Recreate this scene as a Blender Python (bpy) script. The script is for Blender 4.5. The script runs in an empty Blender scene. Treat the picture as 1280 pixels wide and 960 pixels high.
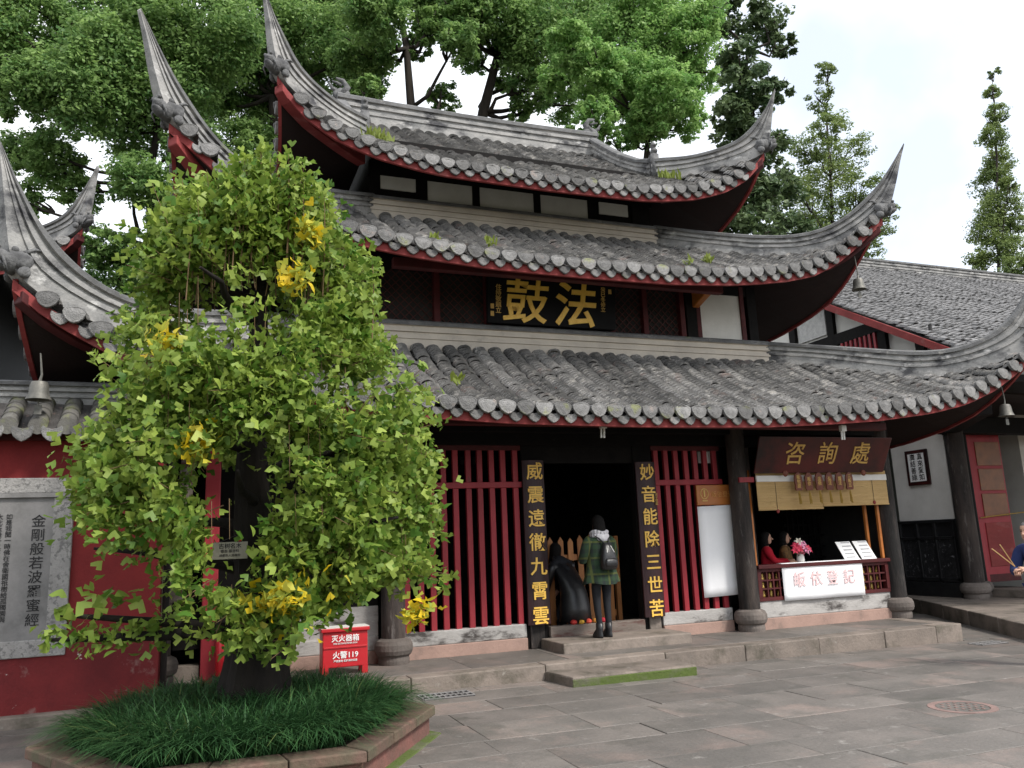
import bpy, bmesh, math, random
import numpy as np
from mathutils import Vector, Matrix
random.seed(7); rng = np.random.default_rng(7)
SC = bpy.context.scene
COL = SC.collection
rad = math.radians

# ------------------------------------------------------------------ camera
FPX = 1020.0
CR = np.array([[0.9346, 0.030574, 0.354384], [-0.353389, 0.193197, 0.915309], [-0.040481, -0.980684, 0.191366]])
_u, _s, _v = np.linalg.svd(CR); CR = _u @ _v          # camera axes -> world (x right, y down, z forward)
CAM = np.array([0.0, 0.0, 1.70])
def ray(px, py): return CR @ np.array([px - 640.0, py - 480.0, FPX])
def atY(px, py, Y): d = ray(px, py); return CAM + d * (Y / d[1])
def atX(px, py, X): d = ray(px, py); return CAM + d * (X / d[0])
def atZ(px, py, z): d = ray(px, py); return CAM + d * ((z - CAM[2]) / d[2])
def atV(px, py, a, b):                                   # vertical plane through plan points a, b
    d = ray(px, py); n = np.array([b[1] - a[1], -(b[0] - a[0])])
    return CAM + d * ((n @ np.array(a)) / (n @ d[:2]))
cd = bpy.data.cameras.new('camera'); cam = bpy.data.objects.new('camera', cd); COL.objects.link(cam)
cd.sensor_width = 36; cd.lens = FPX / 1280 * 36; cd.clip_end = 600; cd.clip_start = 0.05
r_, u_, b_ = CR[:, 0], -CR[:, 1], -CR[:, 2]
cam.matrix_world = Matrix(((r_[0], u_[0], b_[0], CAM[0]), (r_[1], u_[1], b_[1], CAM[1]), (r_[2], u_[2], b_[2], CAM[2]), (0, 0, 0, 1)))
SC.camera = cam

# ------------------------------------------------------------------ sky, sun, exposure
SUN_EL, SUN_AZ = 48.0, 148.0          # azimuth clockwise from +Y (seen from above); light comes from the right, behind the camera
w = bpy.data.worlds.new('World'); SC.world = w; w.use_nodes = True
nt = w.node_tree; nt.nodes.clear()
N = nt.nodes.new; L = nt.links.new
sky = N('ShaderNodeTexSky'); sky.sky_type = 'NISHITA'; sky.sun_disc = False
sky.sun_elevation = rad(SUN_EL); sky.sun_rotation = rad(SUN_AZ); sky.air_density = 1.0; sky.dust_density = 1.5
tc = N('ShaderNodeTexCoord'); nz = N('ShaderNodeTexNoise'); nz.inputs['Scale'].default_value = 2.2; nz.inputs['Detail'].default_value = 6
mp = N('ShaderNodeMapRange'); mp.inputs['From Min'].default_value = 0.34; mp.inputs['From Max'].default_value = 0.62
mp.inputs['To Min'].default_value = 0.45; mp.inputs['To Max'].default_value = 1.0
mx = N('ShaderNodeMix'); mx.data_type = 'RGBA'; mx.inputs['B'].default_value = (6.9, 7.05, 7.3, 1)
bg = N('ShaderNodeBackground'); bg.inputs['Strength'].default_value = 0.088; wo = N('ShaderNodeOutputWorld')
L(tc.outputs['Generated'], nz.inputs['Vector']); L(nz.outputs['Fac'], mp.inputs['Value']); L(mp.outputs['Result'], mx.inputs['Factor'])
L(sky.outputs['Color'], mx.inputs['A']); L(mx.outputs['Result'], bg.inputs['Color']); L(bg.outputs['Background'], wo.inputs['Surface'])
sd = bpy.data.lights.new('sun', 'SUN'); sun = bpy.data.objects.new('sun', sd); COL.objects.link(sun)
sd.energy = 1.5; sd.angle = rad(12); sd.color = (1.0, 0.96, 0.9)
az, el = rad(SUN_AZ), rad(SUN_EL)
sdir = Vector((math.sin(az) * math.cos(el), math.cos(az) * math.cos(el), math.sin(el)))
sun.rotation_euler = sdir.to_track_quat('Z', 'Y').to_euler(); sun.location = (8, -6, 20)
vs = SC.view_settings; vs.view_transform = 'Standard'; vs.look = 'None'; vs.gamma = 1; vs.exposure = 1.42; vs.use_curve_mapping = False
SC.cycles.use_denoising = True
SC.cycles.max_bounces = 6; SC.cycles.transparent_max_bounces = 4; SC.cycles.caustics_reflective = False; SC.cycles.caustics_refractive = False

# ------------------------------------------------------------------ materials
MATS = {}
def mat(name, col, rough=0.8, var=0.25, scale=6.0, col2=None, patch=None, bump=0.0, bscale=None, objrand=0.0, spec=0.3, metal=0.0, stretch=(1, 1, 1), fine=40.0, coord='Object'):
    """col/col2 mixed by noise; patch=(colour, scale, lo, hi): stains and wear; objrand: lightness jitter per object"""
    if name in MATS: return MATS[name]
    m = bpy.data.materials.new(name); m.use_nodes = True; t = m.node_tree; n = t.nodes.new; l = t.links.new
    b = t.nodes['Principled BSDF']; b.inputs['Roughness'].default_value = rough; b.inputs['Specular IOR Level'].default_value = spec
    b.inputs['Metallic'].default_value = metal
    c = n('ShaderNodeTexCoord'); mpg = n('ShaderNodeMapping'); mpg.inputs['Scale'].default_value = stretch
    l(c.outputs[coord], mpg.inputs['Vector'])
    oi = n('ShaderNodeObjectInfo')
    off = n('ShaderNodeVectorMath'); off.operation = 'ADD'
    sc_ = n('ShaderNodeVectorMath'); sc_.operation = 'SCALE'; cx = n('ShaderNodeCombineXYZ')
    for i in range(3): l(oi.outputs['Random'], cx.inputs[i])
    l(cx.outputs[0], sc_.inputs[0]); sc_.inputs['Scale'].default_value = 37.0 if objrand else 0.0
    l(mpg.outputs[0], off.inputs[0]); l(sc_.outputs[0], off.inputs[1])
    vec = off.outputs[0]
    def noise(s, d=5, r=0.6):
        z = n('ShaderNodeTexNoise'); z.inputs['Scale'].default_value = s; z.inputs['Detail'].default_value = d; z.inputs['Roughness'].default_value = r
        l(vec, z.inputs['Vector']); return z
    if col2 is None: col2 = tuple(x * (1 - var) for x in col)
    a = noise(scale)
    rp = n('ShaderNodeMapRange'); rp.inputs['From Min'].default_value = .34; rp.inputs['From Max'].default_value = .66
    l(a.outputs['Fac'], rp.inputs['Value'])
    mx = n('ShaderNodeMix'); mx.data_type = 'RGBA'; mx.inputs['A'].default_value = (*col, 1); mx.inputs['B'].default_value = (*col2, 1)
    l(rp.outputs['Result'], mx.inputs['Factor']); out = mx.outputs['Result']
    if patch:
        for (pc, ps, lo, hi) in patch:
            z = noise(ps, 6, .65); r2 = n('ShaderNodeMapRange'); r2.inputs['From Min'].default_value = lo; r2.inputs['From Max'].default_value = hi
            l(z.outputs['Fac'], r2.inputs['Value'])
            m2 = n('ShaderNodeMix'); m2.data_type = 'RGBA'; m2.inputs['B'].default_value = (*pc, 1)
            l(r2.outputs['Result'], m2.inputs['Factor']); l(out, m2.inputs['A']); out = m2.outputs['Result']
    fz = noise(fine, 3); fr = n('ShaderNodeMapRange'); fr.inputs['To Min'].default_value = 1 - var * .55; fr.inputs['To Max'].default_value = 1 + var * .55
    l(fz.outputs['Fac'], fr.inputs['Value'])
    hs = n('ShaderNodeHueSaturation'); l(out, hs.inputs['Color'])
    if objrand:
        orr = n('ShaderNodeMapRange'); orr.inputs['To Min'].default_value = 1 - objrand; orr.inputs['To Max'].default_value = 1 + objrand
        l(oi.outputs['Random'], orr.inputs['Value']); mu = n('ShaderNodeMath'); mu.operation = 'MULTIPLY'
        l(orr.outputs[0], mu.inputs[0]); l(fr.outputs[0], mu.inputs[1]); l(mu.outputs[0], hs.inputs['Value'])
    else: l(fr.outputs[0], hs.inputs['Value'])
    l(hs.outputs['Color'], b.inputs['Base Color'])
    if bump:
        bz = noise(bscale or scale * 4, 4); bp = n('ShaderNodeBump'); bp.inputs['Strength'].default_value = bump; bp.inputs['Distance'].default_value = .02
        l(bz.outputs['Fac'], bp.inputs['Height']); l(bp.outputs['Normal'], b.inputs['Normal'])
    MATS[name] = m; return m
def leafmat(name, c1, c2, c3=None, trans=0.45, rough=.55):
    if name in MATS: return MATS[name]
    m = bpy.data.materials.new(name); m.use_nodes = True; t = m.node_tree; n = t.nodes.new; l = t.links.new
    b = t.nodes['Principled BSDF']; o = t.nodes['Material Output']; b.inputs['Roughness'].default_value = rough; b.inputs['Specular IOR Level'].default_value = .35
    at = n('ShaderNodeAttribute'); at.attribute_name = 'tone'
    cr = n('ShaderNodeValToRGB'); cr.color_ramp.elements[0].color = (*c1, 1); cr.color_ramp.elements[1].color = (*c2, 1)
    if c3: e = cr.color_ramp.elements.new(.9); e.color = (*c2, 1); cr.color_ramp.elements[2].color = (*c3, 1); cr.color_ramp.elements[2].position = 1.0
    l(at.outputs['Fac'], cr.inputs['Fac'])
    tr = n('ShaderNodeBsdfTranslucent'); ms = n('ShaderNodeMixShader'); ms.inputs[0].default_value = trans
    l(cr.outputs['Color'], b.inputs['Base Color']); l(cr.outputs['Color'], tr.inputs['Color'])
    l(b.outputs[0], ms.inputs[1]); l(tr.outputs[0], ms.inputs[2]); l(ms.outputs[0], o.inputs['Surface'])
    MATS[name] = m; return m

TILE = mat('roof_tile', (.25, .242, .232), .85, .6, 2.6, (.125, .123, .12), [((.42, .40, .37), 6, .54, .70), ((.055, .054, .053), 11, .60, .72), ((.25, .185, .165), 1.9, .60, .74)], .6, 60, .30, fine=70)
CAPT = mat('end_tile_clay', (.215, .21, .205), .85, .4, 14, (.135, .133, .13), [((.20, .21, .11), 3.1, .60, .70), ((.30, .25, .225), 4.3, .60, .72)], .9, 60, .40, fine=70)
DECK = mat('roof_channel', (.085, .08, .078), .95, .4, 8, (.045, .042, .04), [((.22, .15, .13), 14, .60, .72)], .6, 50)
RIDGE = mat('ridge_plaster', (.36, .35, .335), .85, .4, 2.6, (.20, .20, .197), [((.060, .060, .064), 1.7, .50, .64), ((.56, .55, .53), 4, .58, .72), ((.10, .10, .10), 9, .60, .72)], .4, 30, .0, fine=45, stretch=(1, 1, 1.6))
COPE = mat('ridge_coping_tile', (.17, .17, .17), .85, .35, 4, (.095, .095, .095), [((.29, .28, .26), 5, .58, .74), ((.14, .16, .09), 3, .62, .74)], .5, 40)
CREAM = mat('old_limewash', (.60, .54, .46), .9, .2, 2.5, (.48, .43, .37), [((.26, .245, .22), 2.2, .60, .8)], .15, 20)
CARVE = mat('carved_grey', (.17, .17, .17), .8, .4, 10, (.07, .07, .072), None, .8, 25)
FASC = mat('red_fascia', (.26, .042, .040), .7, .3, 3, (.19, .030, .028), [((.30, .12, .11), 4, .56, .8)], .15, 25, stretch=(.4, 1, 1))
REDB = mat('red_bar_paint', (.33, .030, .040), .5, .25, 4, (.25, .022, .03), [((.13, .035, .03), 7, .62, .74)], .1, 30, .12, stretch=(1, 1, .35))
DRED = mat('dark_red_timber', (.085, .012, .012), .65, .3, 4, (.05, .008, .009), None, .15, 25)
DARK = mat('dark_timber', (.011, .0095, .009), .7, .4, 5, (.006, .0055, .0055), [((.03, .026, .024), 7, .62, .8)], .25, 30, spec=.1)
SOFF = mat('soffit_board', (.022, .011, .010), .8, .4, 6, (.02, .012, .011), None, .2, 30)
WOOD = mat('weathered_column', (.070, .054, .046), .8, .5, 3, (.026, .021, .020), [((.15, .135, .125), 7, .58, .72), ((.012, .011, .0105), 1.6, .46, .64)], .45, 30, .15, stretch=(1.6, 1.6, .35))
PWHITE = mat('white_plaster', (.72, .70, .66), .9, .1, 2, (.62, .60, .56), [((.45, .43, .39), 3, .64, .85)], .1, 20)
STONE = mat('platform_stone', (.235, .195, .165), .8, .3, 3, (.16, .135, .115), [((.075, .068, .05), 2.4, .50, .72), ((.31, .285, .25), 6, .62, .78)], .4, 25, .14)
STONEG = mat('mossy_stone', (.15, .135, .11), .9, .3, 4, (.09, .083, .065), [((.075, .105, .025), 3, .28, .50)], .6, 25)
DRUM = mat('column_base_stone', (.16, .135, .12), .8, .3, 4, (.105, .09, .08), [((.24, .21, .19), 6, .6, .75)], .3, 25, .1)
PLASTER = mat('peeling_limewash', (.44, .42, .40), .9, .25, 3, (.31, .295, .28), [((.07, .062, .058), 3.0, .54, .66), ((.56, .545, .52), 5, .60, .74)], .4, 22, stretch=(.7, 1, 1.6))
PINK = mat('pink_sandstone', (.37, .245, .20), .85, .2, 3, (.30, .20, .165), [((.20, .15, .125), 3, .58, .75)], .3, 30)
THRESH = mat('worn_threshold_timber', (.20, .165, .14), .75, .35, 4, (.12, .095, .08), [((.09, .03, .025), 3, .56, .68), ((.33, .30, .27), 4, .6, .74)], .3, 30, stretch=(.5, 1, 2))
SLAB = mat('paving_stone', (.165, .147, .132), .6, .4, 1.3, (.108, .10, .09), [((.225, .175, .152), .8, .52, .70), ((.085, .082, .070), 1.9, .54, .74), ((.25, .235, .215), 5, .62, .75)], .35, 30, .13, spec=.4)
JOINT = mat('paving_bed', (.105, .096, .078), .95, .3, 9, (.075, .075, .05), [((.06, .085, .025), 2, .58, .7)], .4, 40)
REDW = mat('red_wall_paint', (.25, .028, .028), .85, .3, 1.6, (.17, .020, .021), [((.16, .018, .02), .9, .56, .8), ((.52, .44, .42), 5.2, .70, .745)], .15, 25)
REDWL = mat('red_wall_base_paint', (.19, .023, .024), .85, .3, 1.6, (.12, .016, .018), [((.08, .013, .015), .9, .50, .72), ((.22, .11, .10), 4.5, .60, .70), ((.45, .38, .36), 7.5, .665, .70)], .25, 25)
STELE = mat('stele_stone', (.25, .24, .235), .7, .2, 4, (.19, .185, .18), [((.14, .135, .13), 2, .55, .75)], .15, 30)
STELEF = mat('stele_border_stone', (.37, .355, .34), .8, .2, 6, (.28, .27, .26), [((.18, .175, .17), 22, .52, .6)], .6, 40)
INK = mat('ink_black', (.022, .021, .022), .6, .1, 5)
GOLD = mat('gold_leaf', (.92, .58, .10), .45, .25, 8, (.80, .46, .06), None, .15, 40, spec=.6)
GOLD2 = mat('gold_paint', (.62, .40, .12), .5, .2, 8, (.5, .3, .08))
PLAQ = mat('black_lacquer', (.006, .0055, .006), .6, .3, 4, (.004, .004, .0045), None, 0, spec=.12)
BOARD = mat('brown_lacquer_board', (.052, .017, .019), .48, .4, 3, (.030, .012, .014), [((.016, .011, .012), 1.2, .5, .7)], .15, 30, spec=.35, stretch=(1, 1, .5))
MAROON = mat('maroon_lacquer', (.085, .012, .010), .4, .4, 2, (.040, .008, .008), [((.015, .006, .006), 1.1, .48, .66)], .05, 20, spec=.35)
ORANGE = mat('orange_varnish_wood', (.46, .16, .035), .4, .2, 5, (.36, .115, .025), None, .1, 30, spec=.4, stretch=(.3, 1, 2))
PINE = mat('varnished_pine', (.43, .185, .065), .5, .25, 5, (.32, .125, .04), None, .15, 30, .1, stretch=(2, 2, .4))
CLOTH = mat('white_cloth', (.92, .92, .93), .9, .04, 3, (.89, .89, .90), None, .15, 6)
PAPER = mat('white_paper', (.84, .84, .83), .85, .04, 3)
BAMBOO = mat('bamboo_blind', (.62, .42, .19), .7, .25, 2, (.52, .34, .14), None, .9, 6, stretch=(.5, 1, 42), fine=8)
PINKINK = mat('pale_red_ink', (.84, .58, .58), .8, .1)
LIGHTW = mat('grey_white_enamel', (.75, .74, .70), .4, .1)
REDBOX = mat('red_enamel', (.50, .012, .020), .35, .12, 3, (.42, .010, .016), None, .03, 10, spec=.5)
WHITEP = mat('white_print', (.80, .79, .78), .6, .05)
BRONZE = mat('old_bronze', (.19, .18, .16), .55, .3, 8, (.10, .10, .09), None, .2, 30, metal=.4)
IRON = mat('dark_iron', (.045, .043, .042), .6, .3, 10, (.028, .027, .027), None, .3, 30)
SOIL = mat('soil', (.035, .028, .02), .95, .3, 8)
COPING = mat('red_brown_coping', (.165, .095, .072), .85, .35, 3, (.105, .075, .058), [((.085, .085, .052), 1.6, .44, .64), ((.24, .125, .09), 5, .60, .75)], .4, 30, .12)
PLANTW = mat('planter_brick_wall', (.20, .09, .075), .9, .35, 4, (.12, .07, .058), [((.065, .075, .04), 2, .50, .7)], .5, 30)
BARK = mat('dark_bark', (.020, .016, .013), .95, .4, 7, (.011, .009, .008), [((.07, .068, .05), 4, .6, .75)], .9, 14, stretch=(1, 1, .3))
BARK2 = mat('tree_bark', (.034, .027, .021), .95, .4, 4, (.017, .014, .012), None, .8, 12, stretch=(1, 1, .3))
TWIG = mat('shoot_twig', (.20, .13, .07), .9, .3, 9)
GREY_ROOF = mat('far_roof_tile', (.215, .21, .21), .85, .35, 9, (.14, .14, .14), [((.30, .295, .29), 6, .58, .7)], .6, 40, .22)
BLACKP = mat('black_carved_panel', (.018, .018, .019), .4, .3, 8, (.010, .010, .011), None, .1, 25, spec=.5)
TEAL = mat('dim_green_wall', (.075, .088, .08), .8, .2, 2)
DOORO = mat('amber_door_panel', (.24, .085, .025), .4, .3, 5, (.16, .055, .016), None, .1, 20, spec=.4)
SKIN = mat('skin', (.52, .31, .22), .55, .1, 9, (.47, .27, .19), fine=30)
HAIR = mat('black_hair', (.011, .009, .008), .75, .3, 20, (.006, .006, .006), None, .5, 50, spec=.15, stretch=(3, 3, .4))
BLACKC = mat('black_cloth', (.016, .017, .021), .85, .3, 9, (.010, .011, .014), None, .3, 20)
LEATHER = mat('black_leather', (.018, .018, .020), .38, .3, 8, (.012, .012, .013), None, .35, 14, spec=.5)
SCARF = mat('grey_white_knit', (.58, .57, .59), .95, .2, 14, (.45, .44, .47), None, .6, 40)
REDC = mat('red_coat', (.48, .012, .030), .85, .15, 6, (.40, .010, .022), None, .2, 20)
BROWNC = mat('brown_gold_jacket', (.20, .105, .035), .8, .4, 14, (.07, .04, .02), None, .2, 20)
NAVY = mat('navy_cloth', (.022, .035, .115), .85, .2, 8, (.016, .025, .085), None, .2, 18)
GREYH = mat('short_grey_hair', (.16, .155, .15), .8, .3, 30, (.09, .085, .08), None, .6, 60)
INCENSE = mat('incense_stick', (.52, .33, .14), .8, .1)
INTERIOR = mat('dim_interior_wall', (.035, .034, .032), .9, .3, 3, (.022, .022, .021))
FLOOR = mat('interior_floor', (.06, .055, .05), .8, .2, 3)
EYEW = mat('eye_dark', (.012, .010, .010), .3, .1); LIP = mat('lip', (.38, .12, .10), .5, .1)
PLAIDM = None

# ------------------------------------------------------------------ mesh helpers
WPAR = {}
def setpar(o, parent):                                  # parts are written in world coordinates unless the thing is local
    o.parent = parent
    if parent.name in WPAR: o.matrix_parent_inverse = Matrix.Translation(-Vector(WPAR[parent.name]))
class MB:
    def __init__(s): s.v = []; s.f = []; s.mi = []
    def add(s, vs_, fs, mi=0):
        o = len(s.v); s.v += [tuple(map(float, p)) for p in vs_]; s.f += [tuple(i + o for i in f) for f in fs]; s.mi += [mi] * len(fs); return s
    def box(s, x0, x1, y0, y1, z0, z1, mi=0):
        return s.add([(x0, y0, z0), (x1, y0, z0), (x1, y1, z0), (x0, y1, z0), (x0, y0, z1), (x1, y0, z1), (x1, y1, z1), (x0, y1, z1)],
                     [(3, 2, 1, 0), (4, 5, 6, 7), (0, 1, 5, 4), (1, 2, 6, 5), (2, 3, 7, 6), (3, 0, 4, 7)], mi)
    def hexa(s, p, mi=0):   # 8 points, bottom 4 then top 4
        return s.add(p, [(3, 2, 1, 0), (4, 5, 6, 7), (0, 1, 5, 4), (1, 2, 6, 5), (2, 3, 7, 6), (3, 0, 4, 7)], mi)
    def bar(s, a, b, w, h=None, up=(0, 0, 1), mi=0):
        a = Vector(a); b = Vector(b); d = (b - a).normalized(); u = Vector(up)
        x = d.cross(u);
        if x.length < 1e-4: x = d.cross(Vector((1, 0, 0)))
        x.normalize(); y = x.cross(d); h = h or w; x *= w / 2; y *= h / 2
        return s.hexa([a - x - y, a + x - y, a + x + y, a - x + y, b - x - y, b + x - y, b + x + y, b - x + y], mi)
    def tube(s, pts, rs, seg=8, cap=True, mi=0):
        pts = [Vector(p) for p in pts]
        if not hasattr(rs, '__len__'): rs = [rs] * len(pts)
        vs_, fs = [], []; ref = Vector((.31, .95, .02))
        for i, p in enumerate(pts):
            d = (pts[min(i + 1, len(pts) - 1)] - pts[max(i - 1, 0)]).normalized()
            x = d.cross(ref);
            if x.length < .05: x = d.cross(Vector((1, 0, 0)))
            x.normalize(); y = d.cross(x)
            for k in range(seg):
                t = 2 * math.pi * k / seg; vs_.append(p + (x * math.cos(t) + y * math.sin(t)) * rs[i])
        for i in range(len(pts) - 1):
            for k in range(seg):
                a = i * seg + k; b = i * seg + (k + 1) % seg; fs.append((a, a + seg, b + seg, b))
        if cap: fs += [tuple(range(seg)), tuple((len(pts) - 1) * seg + k for k in reversed(range(seg)))]
        return s.add(vs_, fs, mi)
    def lathe(s, prof, seg=20, c=(0, 0, 0), mi=0, sx=1, sy=1):
        vs_, fs = [], []
        for (r, z) in prof:
            for k in range(seg):
                t = 2 * math.pi * k / seg; vs_.append((c[0] + r * math.cos(t) * sx, c[1] + r * math.sin(t) * sy, c[2] + z))
        for i in range(len(prof) - 1):
            for k in range(seg):
                a = i * seg + k; b = i * seg + (k + 1) % seg; fs.append((a, b, b + seg, a + seg))
        fs += [tuple(reversed(range(seg))), tuple((len(prof) - 1) * seg + k for k in range(seg))]
        return s.add(vs_, fs, mi)
    def loft(s, rings, seg=16, mi=0, cap=True, pw=2.0):
        """rings: (cx, cy, cz, rx, ry[, tilt about x])"""
        vs_, fs = [], []
        for rg in rings:
            cx, cy, cz, rx, ry = rg[:5]; tl = rg[5] if len(rg) > 5 else 0
            for k in range(seg):
                t = 2 * math.pi * k / seg; ca, sa = math.cos(t), math.sin(t)
                x = rx * math.copysign(abs(ca) ** (2 / pw), ca); y = ry * math.copysign(abs(sa) ** (2 / pw), sa)
                vs_.append((cx + x, cy + y * math.cos(tl), cz + y * math.sin(tl)))
        for i in range(len(rings) - 1):
            for k in range(seg):
                a = i * seg + k; b = i * seg + (k + 1) % seg; fs.append((a, b, b + seg, a + seg))
        if cap: fs += [tuple(reversed(range(seg))), tuple((len(rings) - 1) * seg + k for k in range(seg))]
        return s.add(vs_, fs, mi)
    def ball(s, c, r, sub=2, mi=0, jit=0):
        bm = bmesh.new(); bmesh.ops.create_icosphere(bm, subdivisions=sub, radius=1)
        bm.verts.ensure_lookup_table(); r = r if hasattr(r, '__len__') else (r, r, r)
        vs_ = [(c[0] + v.co.x * r[0] * (1 + jit * random.uniform(-1, 1)), c[1] + v.co.y * r[1] * (1 + jit * random.uniform(-1, 1)), c[2] + v.co.z * r[2] * (1 + jit * random.uniform(-1, 1))) for v in bm.verts]
        fs = [tuple(v.index for v in f.verts) for f in bm.faces]; bm.free(); return s.add(vs_, fs, mi)
    def mesh(s, name, smooth=False, mats=None):
        me = bpy.data.meshes.new(name); me.from_pydata(s.v, [], s.f)
        if mats:
            for m in mats: me.materials.append(m)
            me.polygons.foreach_set('material_index', s.mi)
        if smooth: me.polygons.foreach_set('use_smooth', [True] * len(me.polygons))
        me.update(); return me
    def build(s, name, m, parent=None, smooth=False, bevel=0, loc=None):
        ms = m if isinstance(m, (list, tuple)) else [m]
        o = bpy.data.objects.new(name, s.mesh(name, smooth, ms)); COL.objects.link(o)
        if loc: o.location = loc
        if parent: setpar(o, parent)
        if bevel:
            bv = o.modifiers.new('bevel', 'BEVEL'); bv.width = bevel; bv.segments = 2; bv.limit_method = 'ANGLE'; bv.angle_limit = rad(40)
        return o
def link(name, me, parent=None, loc=(0, 0, 0), rot=(0, 0, 0), scale=(1, 1, 1)):
    o = bpy.data.objects.new(name, me); COL.objects.link(o); o.location = loc; o.rotation_euler = rot; o.scale = scale
    if parent: setpar(o, parent)
    return o
def tag(o, label, cat, group=None):
    o['label'] = label; o['category'] = cat
    if group: o['group'] = group
    return o
def kind(o, k, label=None, cat=None):
    o['kind'] = k
    if label: o['label'] = label
    if cat: o['category'] = cat
    return o
def empty(name, loc, label, cat, group=None, rz=0, local=False):
    o = bpy.data.objects.new(name, None)
    if not local: WPAR[o.name] = tuple(loc)
    COL.objects.link(o); o.location = loc; o.rotation_euler.z = rz; o.empty_display_size = .2
    return tag(o, label, cat, group)
def shade_auto(o, ang=35):
    me = o.data; me.polygons.foreach_set('use_smooth', [True] * len(me.polygons))
    try: me.set_sharp_from_angle(angle=rad(ang))
    except Exception: pass
    return o
TEXTS = []; STUFFT = []
def text(body, size, m, parent, loc, rot=(math.pi / 2, 0, 0), name='lettering', ext=.004, bold=0.0, line=1.0, squeeze=1.0, shear=0, stuff=False):
    cu = bpy.data.curves.new('t', 'FONT'); cu.body = body; cu.size = size; cu.align_x = 'CENTER'; cu.align_y = 'CENTER'
    cu.extrude = ext; cu.offset = bold * size; cu.space_line = line; cu.resolution_u = 2; cu.shear = shear
    o = bpy.data.objects.new('t', cu); COL.objects.link(o)
    TEXTS.append((o, m, parent, loc, rot, name, squeeze)); STUFFT.append(stuff)
def flush_texts():
    bpy.context.view_layer.update(); dg = bpy.context.evaluated_depsgraph_get()
    new = []
    for (o, m, parent, loc, rot, name, sq) in TEXTS:
        me = bpy.data.meshes.new_from_object(o.evaluated_get(dg)); me.materials.clear(); me.materials.append(m)
        new.append((me, parent, loc, rot, name, sq))
    for (o, *_r) in TEXTS: cu = o.data; bpy.data.objects.remove(o); bpy.data.curves.remove(cu)
    for (me, parent, loc, rot, name, sq), st_ in zip(new, STUFFT):
        o = link(name, me, parent, loc, rot, (sq, 1, 1))
        if st_: o['kind'] = 'stuff'
    TEXTS.clear(); STUFFT.clear()
def interp(tab, x): return float(np.interp(x, [a for a, _ in tab], [b for _, b in tab]))

# ================================================================== GROUND
def gz(x): return 0.055 - 0.0105 * (x - 2.36)            # the court falls gently to the right
g = MB(); g.add([(-200, -150, gz(-200) - .03), (250, -150, gz(250) - .03), (250, 300, gz(250) - .03), (-200, 300, gz(-200) - .03)], [(0, 1, 2, 3)])
ground = kind(g.build('ground', JOINT), 'structure')
pav = kind(MB().add([(-14, -4, gz(-14) - .022), (22, -4, gz(22) - .022), (22, 22, gz(22) - .022), (-14, 22, gz(-14) - .022)], [(0, 1, 2, 3)]).build('courtyard', JOINT), 'structure')
def slab(x0, x1, y0, y1):
    j = lambda: random.uniform(-.004, .004); e = .003; dz = random.uniform(-.003, .0025); b = .005
    xs = [x0 + e + j(), x1 - e + j(), x1 - e + j(), x0 + e + j()]; ys = [y0 + e + j(), y0 + e + j(), y1 - e + j(), y1 - e + j()]
    mx_, my_ = (x0 + x1) / 2, (y0 + y1) / 2; sg = [(1, 1), (-1, 1), (-1, -1), (1, -1)]
    z = [gz(x) + dz + random.uniform(-.002, .002) for x in xs]
    m = MB(); m.add([(xs[i], ys[i], z[i] - .05) for i in range(4)] + [(xs[i], ys[i], z[i] - b * .7) for i in range(4)] + [(xs[i] + sg[i][0] * b, ys[i] + sg[i][1] * b, z[i]) for i in range(4)],
          [(0, 1, 5, 4), (1, 2, 6, 5), (2, 3, 7, 6), (3, 0, 4, 7), (4, 5, 9, 8), (5, 6, 10, 9), (6, 7, 11, 10), (7, 4, 8, 11), (8, 9, 10, 11)])
    o = m.build('paving_slab', SLAB, pav)
y = 4.3; row = 0; nslab = 0
while y < 9.0 and nslab < 300:
    hgt = random.choice([.5, .58, .66]); y1 = min(y + hgt, 9.72)
    if 9.72 - y1 < .2: y1 = 9.72
    x = -4.2 + random.uniform(0, .7) + .0 * row
    lim = 4.5 + y * 1.05
    while x < lim:
        wd = random.choice([.85, 1.05, 1.25, 1.5]); slab(x, x + wd, y, y1); nslab += 1; x += wd
    y = y1; row += 1
while y < 9.71:
    x = -4.0; y1 = 9.72
    while x < 14.5: wd = random.choice([.9, 1.1, 1.3]); slab(x, x + wd, y, y1); x += wd
    y = y1
for (x0, x1) in [(11.0, 12.2), (12.2, 13.3), (13.3, 14.4)]:
    for k in range(4): slab(x0, x1, 9.72 + k * .9, 9.72 + (k + 1) * .9)
for k in range(3): slab(-4 + k * 1.2, -4 + (k + 1) * 1.2, 9.72, 9.9)

# ================================================================== DRUM TOWER
PZ = .215                                                # platform top
XC, YC = 5.35, 15.5
tower = empty('drum_tower', (XC, YC, PZ), 'three-tiered grey-tiled drum tower with red fascias and sweeping upturned corners', 'tower')
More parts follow.
